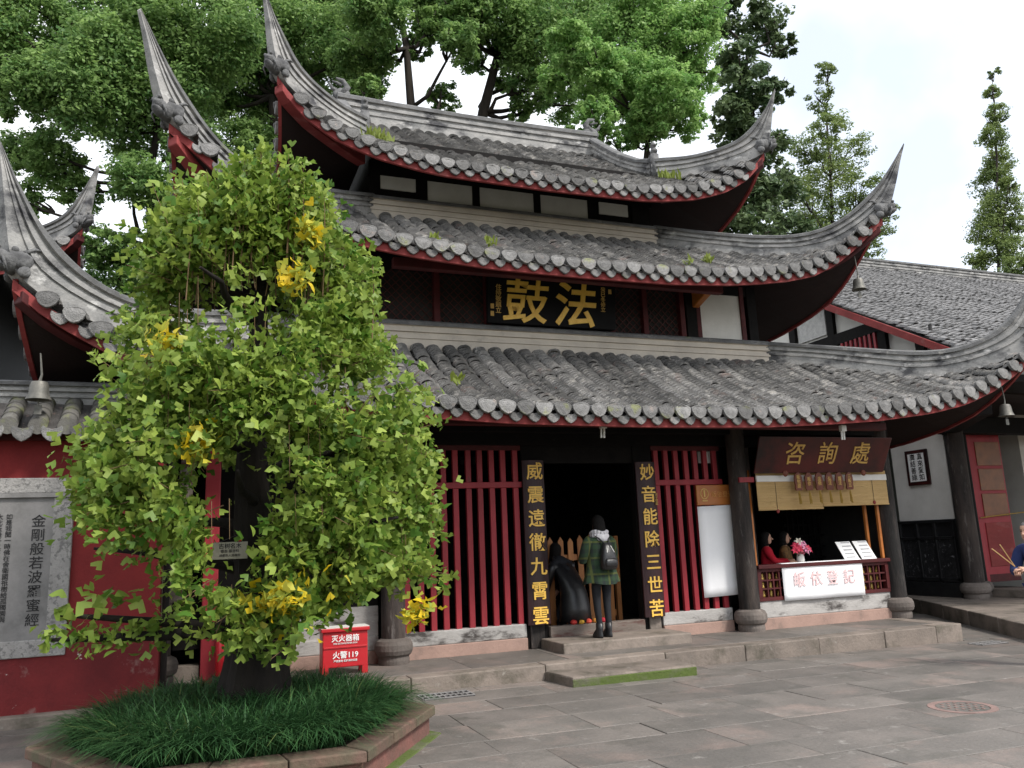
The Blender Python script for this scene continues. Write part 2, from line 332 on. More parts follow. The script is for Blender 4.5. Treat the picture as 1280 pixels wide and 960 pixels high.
# ---- platform: core + edge stones
plat = MB().box(-1.9, 10.9, 9.98, 21, -.3, PZ - .004).build('platform', STONE, tower)
xs = [-1.95, -.4, 1.0, 2.36, 4.05, 5.75, 7.0, 8.25, 9.45, 10.45, 10.98]
for a, b in zip(xs[:-1], xs[1:]):
    MB().box(a + .003, b - .003, 9.72 + random.uniform(-.006, .006), 9.995, -.3, PZ + random.uniform(-.006, .004)).build('kerb_stone', STONE, plat, bevel=.015)
for k in range(7): MB().box(10.7, 10.985 + random.uniform(-.005, .005), 9.998 + k * 1.2, 9.998 + (k + 1) * 1.2 - .006, -.3, PZ + random.uniform(-.004, .004)).build('kerb_stone', STONE, plat, bevel=.015)
fl = [-1.9, -.6, .7, 2.0, 3.2, 4.5, 5.8, 7.1, 8.3, 9.5, 10.69]
for a, b in zip(fl[:-1], fl[1:]):
    MB().box(a + .003, b - .003, 9.999, 11.2, PZ - .05, PZ + random.uniform(-.002, .002)).build('floor_slab', SLAB, plat, bevel=.006)
# step block at the door, threshold
MB().box(4.62, 6.62, 10.42, 11.22, PZ - .03, PZ + .135).build('door_step', STONE, tower, bevel=.02)
th = MB().box(4.775, 6.33, 11.20, 11.36, PZ, .50).build('threshold', THRESH, tower, bevel=.015)

# ---- tile pieces shared by the roofs
def fan_tile():
    m = MB(); pr = []
    n = 9; r = .118
    for k in range(n + 1):
        t = math.pi * (k / n); pr.append((r * math.cos(t), .062 * math.sin(t) ** .8 + .02))
    low = [(-r * .93, -.01), (-r * .70, -.062), (-r * .35, -.094), (0, -.108), (r * .35, -.094), (r * .70, -.062), (r * .93, -.01)]
    ring = pr + low; c = (0, -.005)
    def lay(y, s): return [(c[0] + (x - c[0]) * s, y, c[1] + (z - c[1]) * s) for x, z in ring]
    a, b, d, e_, f_ = lay(.03, 1), lay(-.012, 1), lay(-.015, .92), lay(-.012, .82), lay(-.020, .30)
    K = len(ring); vs_ = a + b + d + e_ + f_; fs = []
    for q in range(4):
        for k in range(K): fs.append((q * K + k, q * K + (k + 1) % K, (q + 1) * K + (k + 1) % K, (q + 1) * K + k))
    fs.append(tuple(4 * K + k for k in range(K))); fs.append(tuple(reversed(range(K))))
    m.add(vs_, fs); return m
def drip_tile():
    m = MB(); ring = [(-.088, .05), (-.095, .0), (-.075, -.05), (-.035, -.085), (0, -.1), (.035, -.085), (.075, -.05), (.095, 0), (.088, .05), (.05, .025), (0, .012), (-.05, .025)]
    def lay(y, s): return [(x * s, y, -.02 + (z + .02) * s) for x, z in ring]
    a, b, d, e_ = lay(.02, 1), lay(-.008, 1), lay(-.011, .9), lay(-.010, .5); K = len(ring); fs = []
    for q in range(3):
        for k in range(K): fs.append((q * K + k, q * K + (k + 1) % K, (q + 1) * K + (k + 1) % K, (q + 1) * K + k))
    fs.append(tuple(3 * K + k for k in range(K))); fs.append(tuple(reversed(range(K))))
    m.add(a + b + d + e_, fs); return m
FAN = fan_tile().mesh('end_tile', False, [CAPT]); DRIP = drip_tile().mesh('drip_tile', False, [CAPT])

def tile_row_geo(mb, P0, P1, sag, side, r=.106, step=.080, seg=6, jit=1.0):
    """stacked cover tiles from eave P0 up to P1; side = unit plan vector across the row"""
    P0 = np.array(P0, float); P1 = np.array(P1, float); Lr = np.linalg.norm(P1 - P0); n = max(2, int(Lr / step)); side = np.array(side, float)
    def at(t): p = P0 + (P1 - P0) * t; p[2] -= sag * 4 * t * (1 - t); return p
    drift = random.uniform(-.016, .016) * jit; ph = random.uniform(0, 6)
    angs = [math.pi * k / seg for k in range(seg + 1)]
    for k in range(n):
        ta, tb = k / n, min(1, (k + 1.35) / n); a, b = at(ta), at(tb)
        d = (b - a) / np.linalg.norm(b - a); up = np.cross(side, d); up /= np.linalg.norm(up)
        if up[2] < 0: up = -up
        ox = side * (drift * math.sin(ph + k * .23) + random.uniform(-.004, .004) * jit); oz = random.uniform(-.007, .007) * jit; tw = random.uniform(-.08, .08) * jit
        ra, rb = r * random.uniform(.96, 1.04), r * .95
        if random.random() < .16: oz += .022; ox = ox + side * random.uniform(-.012, .012)
        la = [a + ox + side * ra * math.cos(t + tw) + up * (ra * .80 * math.sin(t) + .033 + oz) for t in angs]
        lb = [b + ox + side * rb * math.cos(t + tw) + up * (rb * .80 * math.sin(t) - .004 + oz) for t in angs]
        li = [a + ox + side * (ra - .016) * math.cos(t + tw) + up * ((ra - .016) * .80 * math.sin(t) + .012 + oz) for t in angs]
        K = seg + 1; fs = []
        for q in range(seg):
            fs.append((q, q + 1, K + q + 1, K + q)); fs.append((2 * K + q, 2 * K + q + 1, q + 1, q))
        mb.add(la + lb + li, fs)

class Roof:
    """skirt roof round a rectangle: inner (aw,bw), outer (ao,bo); tables: hip(s)->z of tile tops on the hip, eave(e)->z of fascia bottom"""
    def __init__(s, name, cx, aw, bw, ao, bo, ztop, hip, eave, push=.12, sag=.07, gable=None):
        s.name, s.cx, s.cy, s.aw, s.bw, s.ao, s.bo, s.ztop, s.hip, s.eave, s.push, s.sag, s.gable = name, cx, YC, aw, bw, ao, bo, ztop, hip, eave, push, sag, gable
    def dims(s, k): return (s.aw, s.bw, s.ao, s.bo) if k % 2 == 0 else (s.bw, s.aw, s.bo, s.ao)
    def loc(s, k, x, y, z):          # k: 0 front, 1 right, 2 back, 3 left. y = distance outwards
        if k == 0: return (s.cx + x, s.cy - y, z)
        if k == 1: return (s.cx + y, s.cy + x, z)
        if k == 2: return (s.cx - x, s.cy + y, z)
        return (s.cx - y, s.cy - x, z)
    def sidev(s, k): return [(1, 0, 0), (0, 1, 0), (-1, 0, 0), (0, -1, 0)][k]
    def eave_pt(s, k, x, dz=0.0, back=0.0):
        aw, bw, ao, bo = s.dims(k); e = (ao - abs(x)) / (ao - aw)
        y = bo - s.push + s.push * min(1, abs(x) / ao) ** 6
        return s.loc(k, x, y - back, interp(s.eave, e) + dz)
    def top_pt(s, k, x, dz=0.0):
        aw, bw, ao, bo = s.dims(k)
        if abs(x) <= aw:
            if s.gable and k % 2 == 0: return s.loc(k, x, 0.0, s.gable + dz)
            return s.loc(k, x, bw, s.ztop + dz)
        t = (abs(x) - aw) / (ao - aw); return s.loc(k, x, bw + t * (bo - bw), interp(s.hip, t) + dz)
    def hip_pt(s, cxs, cys, t, z): return (s.cx + cxs * (s.aw + t * (s.ao - s.aw)), s.cy + cys * (s.bw + t * (s.bo - s.bw)), z)
    def surf(s, k, x, v, dz):
        a = np.array(s.eave_pt(k, x, dz + .13)); b = np.array(s.top_pt(k, x, dz - .09)); p = a + (b - a) * v
        p[2] -= s.sag * 4 * v * (1 - v) * min(1, np.linalg.norm(b - a) / 2.5); return p
    def xs(s, k, n=41):
        aw, bw, ao, bo = s.dims(k); return sorted(set(list(np.linspace(-ao, ao, n)) + [-aw, aw, -aw - .001, aw + .001]))
    def sheet(s, dz, nv=7):
        m = MB()
        for k in range(4):
            X = s.xs(k); vs_ = [s.surf(k, x, v, dz) for x in X for v in np.linspace(0, 1, nv)]
            m.add(vs_, [(i * nv + j, (i + 1) * nv + j, (i + 1) * nv + j + 1, i * nv + j + 1) for i in range(len(X) - 1) for j in range(nv - 1)])
        return m
    def build(s, parent, spacing=.255):
        deck = s.sheet(0.0).build(s.name, DECK, parent, smooth=False)
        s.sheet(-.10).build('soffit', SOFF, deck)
        # fascia, one per side
        for k in range(4):
            X = s.xs(k, 61); m = MB(); vs_ = []
            for x in X:
                a = s.eave_pt(k, x, 0, .0); b = s.eave_pt(k, x, .125, .0); c = s.eave_pt(k, x, .125, .05); d = s.eave_pt(k, x, 0, .05); vs_ += [a, b, c, d]
            n = len(X); fs = []
            for i in range(n - 1):
                for q in range(4): fs.append((i * 4 + q, i * 4 + (q + 1) % 4, (i + 1) * 4 + (q + 1) % 4, (i + 1) * 4 + q))
            m.add(vs_, fs); m.build('fascia', FASC, deck)
        # rows on the front are single parts; the other three sides are one mass
        side_mass = MB()
        for k in range(4):
            aw, bw, ao, bo = s.dims(k); n = int(ao * 2 / spacing); n -= (n + 1) % 2
            for i in range(n):
                x = (i - (n - 1) / 2) * spacing
                p0 = np.array(s.eave_pt(k, x, .165, -.03)); p1 = np.array(s.top_pt(k, x, -.085))
                if abs(x) <= aw and not (s.gable and k % 2 == 0): p1 = np.array(s.loc(k, x, bw + .04, s.ztop - .085))
                ln = np.linalg.norm(p1 - p0); sg = s.sag * min(1, ln / 2.5)
                if k == 0:
                    m = MB(); tile_row_geo(m, p0, p1, sg, s.sidev(k)); shade_auto(m.build('tile_row', TILE, deck), 50)
                    z = p0[2]
                    link('end_tile', FAN, deck, (p0[0] + random.uniform(-.006, .006), p0[1] - .040, z + .045), (rad(random.uniform(-12, -3)), rad(random.uniform(-5, 5)), 0), (random.uniform(.95, 1.05),) * 3)
                    if i < n - 1:
                        q = s.eave_pt(k, x + spacing / 2, .125, -.035)
                        link('drip_tile', DRIP, deck, (q[0] + random.uniform(-.01, .01), q[1] - .0, q[2] - .005), (rad(random.uniform(-12, 0)), rad(random.uniform(-6, 6)), 0), (random.uniform(.92, 1.05),) * 3)
                else: tile_row_geo(side_mass, p0, p1, sg, s.sidev(k), step=.11, seg=4)
        so = side_mass.build('side_tiles', TILE, deck); kind(so, 'stuff')
        # end tiles of the two flanks, seen at the corners
        ends = MB(); fv = [v.co.copy() for v in FAN.vertices]; ff = [tuple(p.vertices) for p in FAN.polygons]
        for k in (1, 2, 3):
            aw, bw, ao, bo = s.dims(k); n = int(ao * 2 / spacing); n -= (n + 1) % 2; rz = [0, math.pi / 2, math.pi, -math.pi / 2][k]
            M = Matrix.Rotation(rz, 4, 'Z')
            for i in range(n):
                p0 = Vector(s.eave_pt(k, (i - (n - 1) / 2) * spacing, .2, -.036)); ends.add([M @ v + p0 for v in fv], ff)
        kind(ends.build('side_end_tiles', CAPT, deck), 'stuff')
        return deck

def ridge_loft(top, bot, wid, name, parent, mats=(RIDGE, COPE), hang=None):
    """top/bot: lists of 3-D points of equal length; wid per point. Moulded section between them."""
    prof = [(-.08, .80, 0), (.34, .80, 0), (.345, 1.0, 0), (.47, 1.0, 0), (.475, .72, 0), (.58, .72, 0), (.585, 1.05, 0), (.70, 1.05, 0), (.705, .82, 0), (.80, .82, 0), (.805, 1.22, 1), (.93, 1.22, 1), (1.0, .78, 1)]
    n = len(top); rows = []; m = MB(); vs_ = []
    for i in range(n):
        T, B = Vector(top[i]), Vector(bot[i]); ii = min(i, n - 2); d = Vector(top[ii + 1]) - Vector(top[ii]); d.z = 0
        if d.length < 1e-3: d = Vector(top[-1]) - Vector(top[0]); d.z = 0
        if i: d = d + (Vector(top[i]) - Vector(top[i - 1])) * Vector((1, 1, 0))
        sd_ = Vector((d.y, -d.x, 0)).normalized() * wid[i] * .5
        for (h, wq, _m) in prof: vs_.append(B + (T - B) * h + sd_ * wq)
        for (h, wq, _m) in reversed(prof): vs_.append(B + (T - B) * h - sd_ * wq)
    K = 2 * len(prof); fs0, fs1 = [], []
    P = len(prof)
    for i in range(n - 1):
        for q in range(K):
            f = (i * K + q, i * K + (q + 1) % K, (i + 1) * K + (q + 1) % K, (i + 1) * K + q)
            a = q if q < P else K - 1 - q
            (fs1 if prof[a][2] and prof[min(P - 1, a + (1 if q < P else -1))][2] else fs0).append(f)
    fs0.append(tuple(reversed(range(K)))); fs0.append(tuple((n - 1) * K + q for q in range(K)))
    o = len(m.v); m.v += [tuple(v) for v in vs_]; m.f += fs0 + fs1; m.mi += [0] * len(fs0) + [1] * len(fs1)
    ob = m.build(name, list(mats), parent); return shade_auto(ob, 28)

def resample(tab, n, sm=60):
    P = [np.array(p, float) for p in tab]; d = [0]
    for a, b in zip(P[:-1], P[1:]): d.append(d[-1] + np.linalg.norm(b - a))
    d = np.array(d) / d[-1]; t = np.linspace(0, 1, n); P = np.array(P)
    # smooth Catmull-like: dense linear, then moving average
    td = np.linspace(0, 1, 241); Q = np.stack([np.interp(td, d, P[:, i]) for i in range(P.shape[1])], 1); S = Q.copy()
    for _ in range(sm): S[1:-1] = .5 * S[1:-1] + .25 * (S[:-2] + S[2:])
    return np.stack([np.interp(t, td, S[:, i]) for i in range(P.shape[1])], 1)

def dragon_mesh():
    m = MB(); J = .06
    m.ball((0, 0, 0), (.14, .16, .15), 3, jit=.12)
    m.ball((0, -.15, -.05), (.10, .14, .075), 2, jit=.08)         # snout
    m.ball((0, -.13, -.14), (.085, .12, .04), 2, jit=.06)         # jaw
    for sx in (-1, 1):
        m.ball((sx * .075, -.10, .07), (.045, .05, .045), 2); m.ball((sx * .06, -.26, -.01), (.03, .035, .03), 1)
        m.tube([(sx * .08, 0, .10), (sx * .12, .06, .20), (sx * .10, .14, .25)], [.03, .022, .008], 6)
        m.ball((sx * .13, .05, .01), (.05, .09, .10), 2, jit=.12); m.ball((sx * .14, .12, -.09), (.045, .08, .07), 2, jit=.12)
        m.tube([(sx * .09, -.16, -.08), (sx * .14, -.12, -.14), (sx * .13, -.02, -.20)], [.018, .016, .006], 5)
    m.ball((0, .12, .04), (.11, .12, .15), 2, jit=.12)
    return m
DRAG = dragon_mesh().mesh('dragon_head', True, [CARVE])

def corner_set(R, deck, ridge_top, wbase=.21):
    for cxs in (-1, 1):
        for cys in (-1, 1):
            P = resample([(t, z) for t, z in ridge_top], 34, 200)
            tip_t, tip_z = ridge_top[-1]
            zc = interp(R.hip, 1.0)
            bl = [(t, interp(R.hip, t) - .03) for t in np.linspace(0, 1, 12)] + [(1.0 + (tip_t - 1) * .33, zc + (tip_z - zc) * .18), (1.0 + (tip_t - 1) * .60, zc + (tip_z - zc) * .48), (1.0 + (tip_t - 1) * .83, zc + (tip_z - zc) * .78), (tip_t + .002, tip_z - .02)]
            B = resample(bl, 34)
            # keep the section upright: match bottom samples to the top's t where the ridge still lies on the roof
            top = [R.hip_pt(cxs, cys, t, z) for t, z in P]; bot = []
            for i, (t, z) in enumerate(P):
                f = i / 33
                if t < .80: bot.append(R.hip_pt(cxs, cys, t, interp(R.hip, t) - .03)); last = i
                else: bot.append(None)
            i0 = last; rem = 33 - i0; tl = P[i0][0]
            bl2 = [(tl, interp(R.hip, tl) - .03)] + [(t, interp(R.hip, t) - .03) for t in np.linspace(tl + .02, 1, 6)] + bl[12:]
            B2 = resample(bl2, rem + 1, 260)
            for j in range(1, rem + 1): bot[i0 + j] = R.hip_pt(cxs, cys, *B2[j])
            wid = [wbase * (1 if i < 20 else 1 - .72 * ((i - 20) / 13.0) ** 1.2) for i in range(34)]
            ridge_loft(top, bot, wid, 'corner_ridge', deck)
            # dragon head below the horn, corner beam under the hip
            p = R.hip_pt(cxs, cys, 1.0, zc + .10); ang = math.atan2(cys * (R.bo - R.bw), cxs * (R.ao - R.aw))
            link('dragon_head', DRAG, deck, p, (rad(-30), 0, ang + math.pi / 2), (.92, .85, 1.0))
            pts = [R.hip_pt(cxs, cys, t, interp(R.hip, t) - .34 - .10 * (1 - t)) for t in np.linspace(.05, .985, 14)]
            bm_ = MB(); W = .17; vs_ = []
            for i, q in enumerate(pts):
                dx = np.array(pts[min(i + 1, 13)]) - np.array(pts[max(i - 1, 0)]); sd_ = np.array((dx[1], -dx[0], 0)); sd_ /= np.linalg.norm(sd_); q = np.array(q); hh = .22 * (1 if i < 9 else 1 - .45 * (i - 9) / 4)
                vs_ += [q - sd_ * W / 2 + (0, 0, .17 - hh), q + sd_ * W / 2 + (0, 0, .17 - hh), q + sd_ * W / 2 + (0, 0, .17), q - sd_ * W / 2 + (0, 0, .17)]
            fs = [(i * 4 + a, i * 4 + (a + 1) % 4, (i + 1) * 4 + (a + 1) % 4, (i + 1) * 4 + a) for i in range(13) for a in range(4)] + [(3, 2, 1, 0), (52, 53, 54, 55)]
            bm_.add(vs_, fs); bm_.build('corner_beam', FASC if cxs < 0 and R.name != 'lower_roof' else DRED, deck, bevel=.012)

def wall_ridge(R, deck, z0, z1, w=.21):
    x0, x1, y0, y1 = R.cx - R.aw, R.cx + R.aw, R.cy - R.bw, R.cy + R.bw
    for (a, b) in [((x0, y0), (x1, y0)), ((x1, y0), (x1, y1)), ((x1, y1), (x0, y1)), ((x0, y1), (x0, y0))]:
        ridge_loft([(a[0], a[1], z1), (b[0], b[1], z1)], [(a[0], a[1], z0), (b[0], b[1], z0)], [w, w], 'wall_ridge', deck, mats=(CREAM, COPE))

T1 = Roof('lower_roof', 5.60, 4.1, 3.5, 7.47, 6.15, 4.80,
    [(0, 4.80), (.18, 4.68), (.42, 4.42), (.54, 4.29), (.67, 4.28), (.81, 4.36), (.89, 4.45), (.95, 4.55), (1.0, 4.68), (1.3, 5.2)],
    [(0, 4.47), (.1, 4.18), (.29, 3.82), (.48, 3.58), (.71, 3.42), (1.03, 3.29), (1.35, 3.22), (1.65, 3.17), (2.2, 3.15)], sag=.10)
T2 = Roof('middle_roof', XC, 2.8, 2.5, 5.85, 5.12, 7.30,
    [(0, 7.30), (.2, 7.06), (.45, 6.78), (.635, 6.68), (.77, 6.70), (.86, 6.82), (.96, 7.06), (1.0, 7.16), (1.3, 7.6)],
    [(0, 6.98), (.08, 6.82), (.21, 6.48), (.36, 6.15), (.52, 5.92), (.70, 5.79), (.9, 5.70), (1.07, 5.64), (1.43, 5.57), (2.0, 5.55)], sag=.09)
T3 = Roof('upper_roof', XC, 2.85, 2.5, 4.44, 3.9, 8.62,
    [(0, 8.62), (.2, 8.60), (.35, 8.60), (.6, 8.62), (.8, 8.66), (.92, 8.70), (1, 8.80), (1.3, 9.2)],
    [(0, 8.62), (.12, 8.38), (.28, 8.14), (.53, 7.90), (.78, 7.76), (1.0, 7.66), (1.4, 7.56), (1.66, 7.52), (2.8, 7.49)], sag=.07, gable=10.36)
D1 = T1.build(tower); D2 = T2.build(tower); D3 = T3.build(tower)
corner_set(T1, D1, [(0, 5.15), (.19, 5.0), (.36, 4.87), (.51, 4.74), (.66, 4.64), (.76, 4.70), (.81, 4.78), (.9, 5.02), (.96, 5.27), (1.02, 5.68), (1.06, 6.04)])
corner_set(T2, D2, [(0, 7.65), (.2, 7.40), (.46, 7.12), (.65, 6.98), (.70, 6.98), (.78, 7.08), (.84, 7.18), (.9, 7.35), (1.0, 7.7), (1.07, 8.08), (1.125, 8.42)])
corner_set(T3, D3, [(0, 9.06), (.35, 8.95), (.6, 8.98), (.79, 9.07), (.92, 9.28), (1.06, 9.62), (1.15, 9.99)], .19)
wall_ridge(T1, D1, 4.70, 5.15); wall_ridge(T2, D2, 7.20, 7.62)
# main ridge, descending ridges, gables of the upper roof
n = 21; X = np.linspace(-2.95, 2.95, n)
ridge_loft([(XC + x, YC, 10.86 + .05 * (x / 2.9) ** 2) for x in X], [(XC + x, YC, 10.28) for x in X], [.24] * n, 'main_ridge', D3)
for sx in (-1, 1):
    for sy in (-1, 1):
        ys = np.linspace(0, 2.5, 12); tops = [(XC + sx * 2.87, YC + sy * y_, np.interp(y_, [0, .5, 1.2, 2.0, 2.5], [10.84, 10.42, 9.86, 9.32, 9.08])) for y_ in ys]
        bots = [(XC + sx * 2.87, YC + sy * y_, np.interp(y_, [0, 1.25, 2.5], [10.30, 9.36, 8.58])) for y_ in ys]
        ridge_loft(tops, bots, [.2] * 12, 'descending_ridge', D3)
        fg = MB(); fg.box(-.07, .07, -.07, .07, -.45, .02); fg.lathe([(.05, .02), (.075, .06), (.06, .12), (.04, .15), (.062, .19), (.055, .24), (.03, .27), (.012, .31)], 8); fg.ball((0, -.06, .2), (.035, .05, .03), 1); fg.ball((0, -.05, .09), (.07, .05, .05), 1)
        link('ridge_figure', fg.mesh('ridge_figure', True, [CARVE]), D3, (XC + sx * 2.87, YC + sy * 2.56, 9.12), (0, 0, 0 if sy < 0 else math.pi))
    orn = MB(); orn.ball((0, 0, .08), (.2, .09, .16), 2, jit=.1); orn.tube([(0, 0, .1), (-.12, 0, .28), (-.02, 0, .42), (.12, 0, .46)], [.1, .07, .05, .02], 7); orn.tube([(.08, 0, .15), (.2, 0, .22), (.26, 0, .34)], [.06, .04, .015], 6); orn.tube([(0, 0, .3), (.1, 0, .36), (.2, 0, .38)], [.04, .03, .012], 5)
    link('ridge_ornament', orn.mesh('ridge_ornament', True, [CARVE]), D3, (XC + sx * 2.85, YC, 10.82), (0, 0, 0 if sx > 0 else math.pi))
    gm = MB(); xg = XC + sx * 2.72; gm.add([(xg, YC - 2.45, 8.45), (xg, YC + 2.45, 8.45), (xg, YC, 10.3)], [(0, 1, 2)] if sx > 0 else [(2, 1, 0)]); gm.build('gable', DRED, D3)
# weeds rooted on the upper roof
for nm, cx_, cy_, cz_, cnt in [('roof_weed', XC - 2.72, 12.62, 8.42, 80), ('roof_weed', XC + 3.05, 12.66, 8.45, 70), ('roof_weed', 8.0, 11.2, 6.28, 22), ('roof_weed', 3.1, 10.9, 6.05, 14), ('roof_weed', 3.05, 9.75, 3.72, 12), ('roof_weed', 3.9, 10.7, 6.0, 10), ('roof_weed', 7.2, 10.6, 5.95, 8)]:
    m = MB()
    for i in range(cnt):
        a = random.uniform(0, 6.28); r0 = random.uniform(0, .3 if cnt > 50 else .1); b0 = Vector((cx_ + r0 * math.cos(a), cy_ + r0 * math.sin(a) * .6, cz_ + random.uniform(-.02, .05))); hgt = random.uniform(.08, .26 if cnt > 50 else .16)
        d = Vector((random.uniform(-.08, .08), random.uniform(-.08, .08), hgt)); w_ = Vector((random.uniform(.012, .03), random.uniform(-.01, .01), 0)); m.add([b0 - w_ * .5, b0 + w_ * .5, b0 + d * .6 + w_, b0 + d, b0 + d * .6 - w_], [(0, 1, 2, 3, 4)])
    o = m.build(nm, leafmat('weed_leaf', (.20, .25, .04), (.34, .38, .08)), D3 if cz_ > 8 else (D2 if cz_ > 5 else D1)); kind(o, 'stuff')

def litter(Rf, deck, n, x0, x1, v0, v1):
    m = MB()
    for i in range(n):
        x = random.uniform(x0, x1); v = min(max(random.gauss((v0 + v1) / 2, (v1 - v0) / 3.2), v0), v1); x = round(x / .255) * .255 + random.choice((-1, 1)) * random.uniform(.085, .135)
        p = Vector(Rf.surf(0, x, v, .0)) + Vector((0, -.01, .035 + random.uniform(0, .05))); s = random.uniform(.014, .045); a = random.uniform(0, 6.28); d = Vector((math.cos(a), math.sin(a), random.uniform(-.2, .8))).normalized() * s; e = Vector((-d.y, d.x, s * random.uniform(-.3, .6))) * .6
        m.add([p - d, p + e, p + d, p - e], [(0, 1, 2, 3)])
    kind(m.build('leaf_litter', leafmat('dry_leaf', (.34, .20, .17), (.66, .50, .45), None, .2), deck), 'stuff')
litter(T1, D1, 900, -3.6, 4.8, .12, .55); litter(T3, D3, 260, -2.2, 2.6, .1, .6); litter(T2, D2, 160, -3, 3, .1, .8)

# ------------------------------------------------------------------ tower walls
# T3 wall (attic band with limewashed panels between dark timbers)
Y3 = YC - 2.5 - .0
w3 = MB().box(XC - 2.74, XC + 2.74, Y3 + .06, YC + 2.44, 7.0, 8.75).build('attic_wall', DARK, tower)
MB().box(XC - 2.78, XC + 2.78, Y3 + .02, Y3 + .12, 8.04, 8.3).build('attic_beam', DARK, tower)
MB().box(XC - 2.78, XC + 2.78, Y3 + .02, Y3 + .10, 7.45, 7.585).build('attic_sill', DARK, tower)
for a, b in [(3.39, 3.60), (4.43, 4.57), (5.62, 5.76), (6.73, 6.90), (2.58, 2.76), (7.68, 7.92)]:
    MB().box(a, b, Y3 + .015, Y3 + .11, 7.5, 8.1).build('attic_post', DARK, tower, bevel=.008)
for a, b, z0, z1 in [(2.76, 3.39, 7.80, 8.045), (3.60, 4.43, 7.585, 8.04), (4.57, 5.62, 7.585, 8.04), (5.76, 6.73, 7.585, 8.04), (6.98, 7.60, 7.80, 8.04)]:
    MB().box(a, b, Y3 + .035, Y3 + .06, z0, z1).build('limewash_panel', PWHITE, tower)
# eave purlins
for (x0, x1, yy, z0, z1) in [(1.6, 9.0, 10.95, 5.66, 5.80), (-.2, 11.2, 10.02, 3.24, 3.36)]:
    MB().box(x0 + .9, x1 - .9, yy, yy + .14, z0, z1).build('eave_purlin', DRED, tower, bevel=.01)
# T2 wall: lattice windows and name board
Y2 = 12.06
x0, x1 = 1.44, 9.60
MB().box(x0 + .05, x1 - .05, Y2 + .22, YC + 3.4, 4.6, 6.6).build('upper_storey_core', INTERIOR, tower)
MB().box(x0, x1, Y2 - .02, Y2 + .2, 6.02, 6.35).build('lintel_beam', DARK, tower)
MB().box(x0, x1, Y2 - .02, Y2 + .2, 4.9, 5.17).build('sill_beam', DRED, tower)
for xx, wd, mm in [(1.50, .16, DARK), (2.42, .10, DRED), (3.44, .10, DRED), (4.30, .10, DRED), (6.56, .09, DRED), (7.22, .10, DRED), (7.98, .10, DRED), (8.17, .22, DARK), (8.32, .09, DRED), (9.28, .09, DRED), (9.49, .20, DARK)]:
    MB().box(xx - wd / 2, xx + wd / 2, Y2 - .035, Y2 + .16, 5.1, 6.2).build('window_post', mm, tower, bevel=.008)
LATT = mat('lattice_timber', (.085, .028, .024), .7, .3, 5, (.055, .02, .018))
def lattice(xa, xb, za, zb, parent, yy, sp=.11, t=.014):
    f = MB().box(xa, xb, yy + .03, yy + .04, za, zb).build('lattice_window', INTERIOR, parent)
    m = MB(); W, H = xb - xa, zb - za
    for s in (-1, 1):
        c = -H if s > 0 else 0
        while c < W + (0 if s > 0 else H):
            # line x = c + s*t ; clip
            pts = []
            if s > 0: ta, tb = max(0, -c), min(H, W - c)
            else: ta, tb = max(0, c - W), min(H, c)
            if tb - ta > .02: m.bar((xa + c + s * ta, yy - .004 * s, za + ta), (xa + c + s * tb, yy - .004 * s, za + tb), t, .012, up=(0, 1, 0))
            c += sp * 1.25
    m.build('lattice', LATT, f)
    return f
for a, b in [(1.6, 2.37), (2.47, 3.39), (3.49, 4.25), (6.61, 7.17), (7.27, 7.93)]: lattice(a, b, 5.17, 6.03, tower, Y2 + .05)
MB().box(8.37, 9.24, Y2 + .0, Y2 + .06, 5.17, 6.05).build('limewash_panel', PWHITE, tower)
br = MB().hexa([(8.20, Y2 - .45, 5.86), (8.34, Y2 - .45, 5.86), (8.34, Y2, 5.72), (8.20, Y2, 5.72), (8.20, Y2 - .45, 6.02), (8.34, Y2 - .45, 6.02), (8.34, Y2, 6.05), (8.20, Y2, 6.05)]); br.build('bracket', ORANGE, tower, bevel=.02)
# name board on the upper storey (leans forward)
pl = empty('name_plaque', (5.38, 11.9, 5.18), 'black lacquer name plaque with big gold characters between the lattice windows', 'plaque')
lean = .10
def board_pt(x, y_, z): return (x, y_, z)
pb = MB().hexa([(4.23, 11.90, 5.18), (6.54, 11.90, 5.18), (6.54, 11.97, 5.18), (4.23, 11.97, 5.18), (4.23, 11.80, 6.08), (6.54, 11.80, 6.08), (6.54, 11.87, 6.08), (4.23, 11.87, 6.08)]).build('board', PLAQ, pl, bevel=.012)
RB = (math.pi / 2 - math.atan2(.10, .90) * -1, 0, 0); RB = (math.pi / 2 + .11, 0, 0)
def on_pl(z): return 11.90 - (z - 5.18) * (.10 / .90) - .006
text('鼓', .80, GOLD, pl, (4.87, on_pl(5.52), 5.52), RB, bold=.010, ext=.012, shear=.10)
text('法', .80, GOLD, pl, (5.77, on_pl(5.51), 5.51), RB, bold=.016, ext=.012, shear=.10)
text('住\n持\n敬\n題\n立', .10, GOLD2, pl, (4.415, on_pl(5.57), 5.57), RB, bold=.01, line=.95)
text('癸\n巳\n冬\n修\n立', .09, GOLD2, pl, (6.30, on_pl(5.68), 5.68), RB, bold=.01, line=.95)
for (xx, zz) in [(4.31, 5.45), (4.31, 5.33), (6.43, 5.83)]:
    MB().box(xx - .028, xx + .028, on_pl(zz) - .004, on_pl(zz) + .004, zz - .04, zz + .04).build('seal', GOLD2, pl)

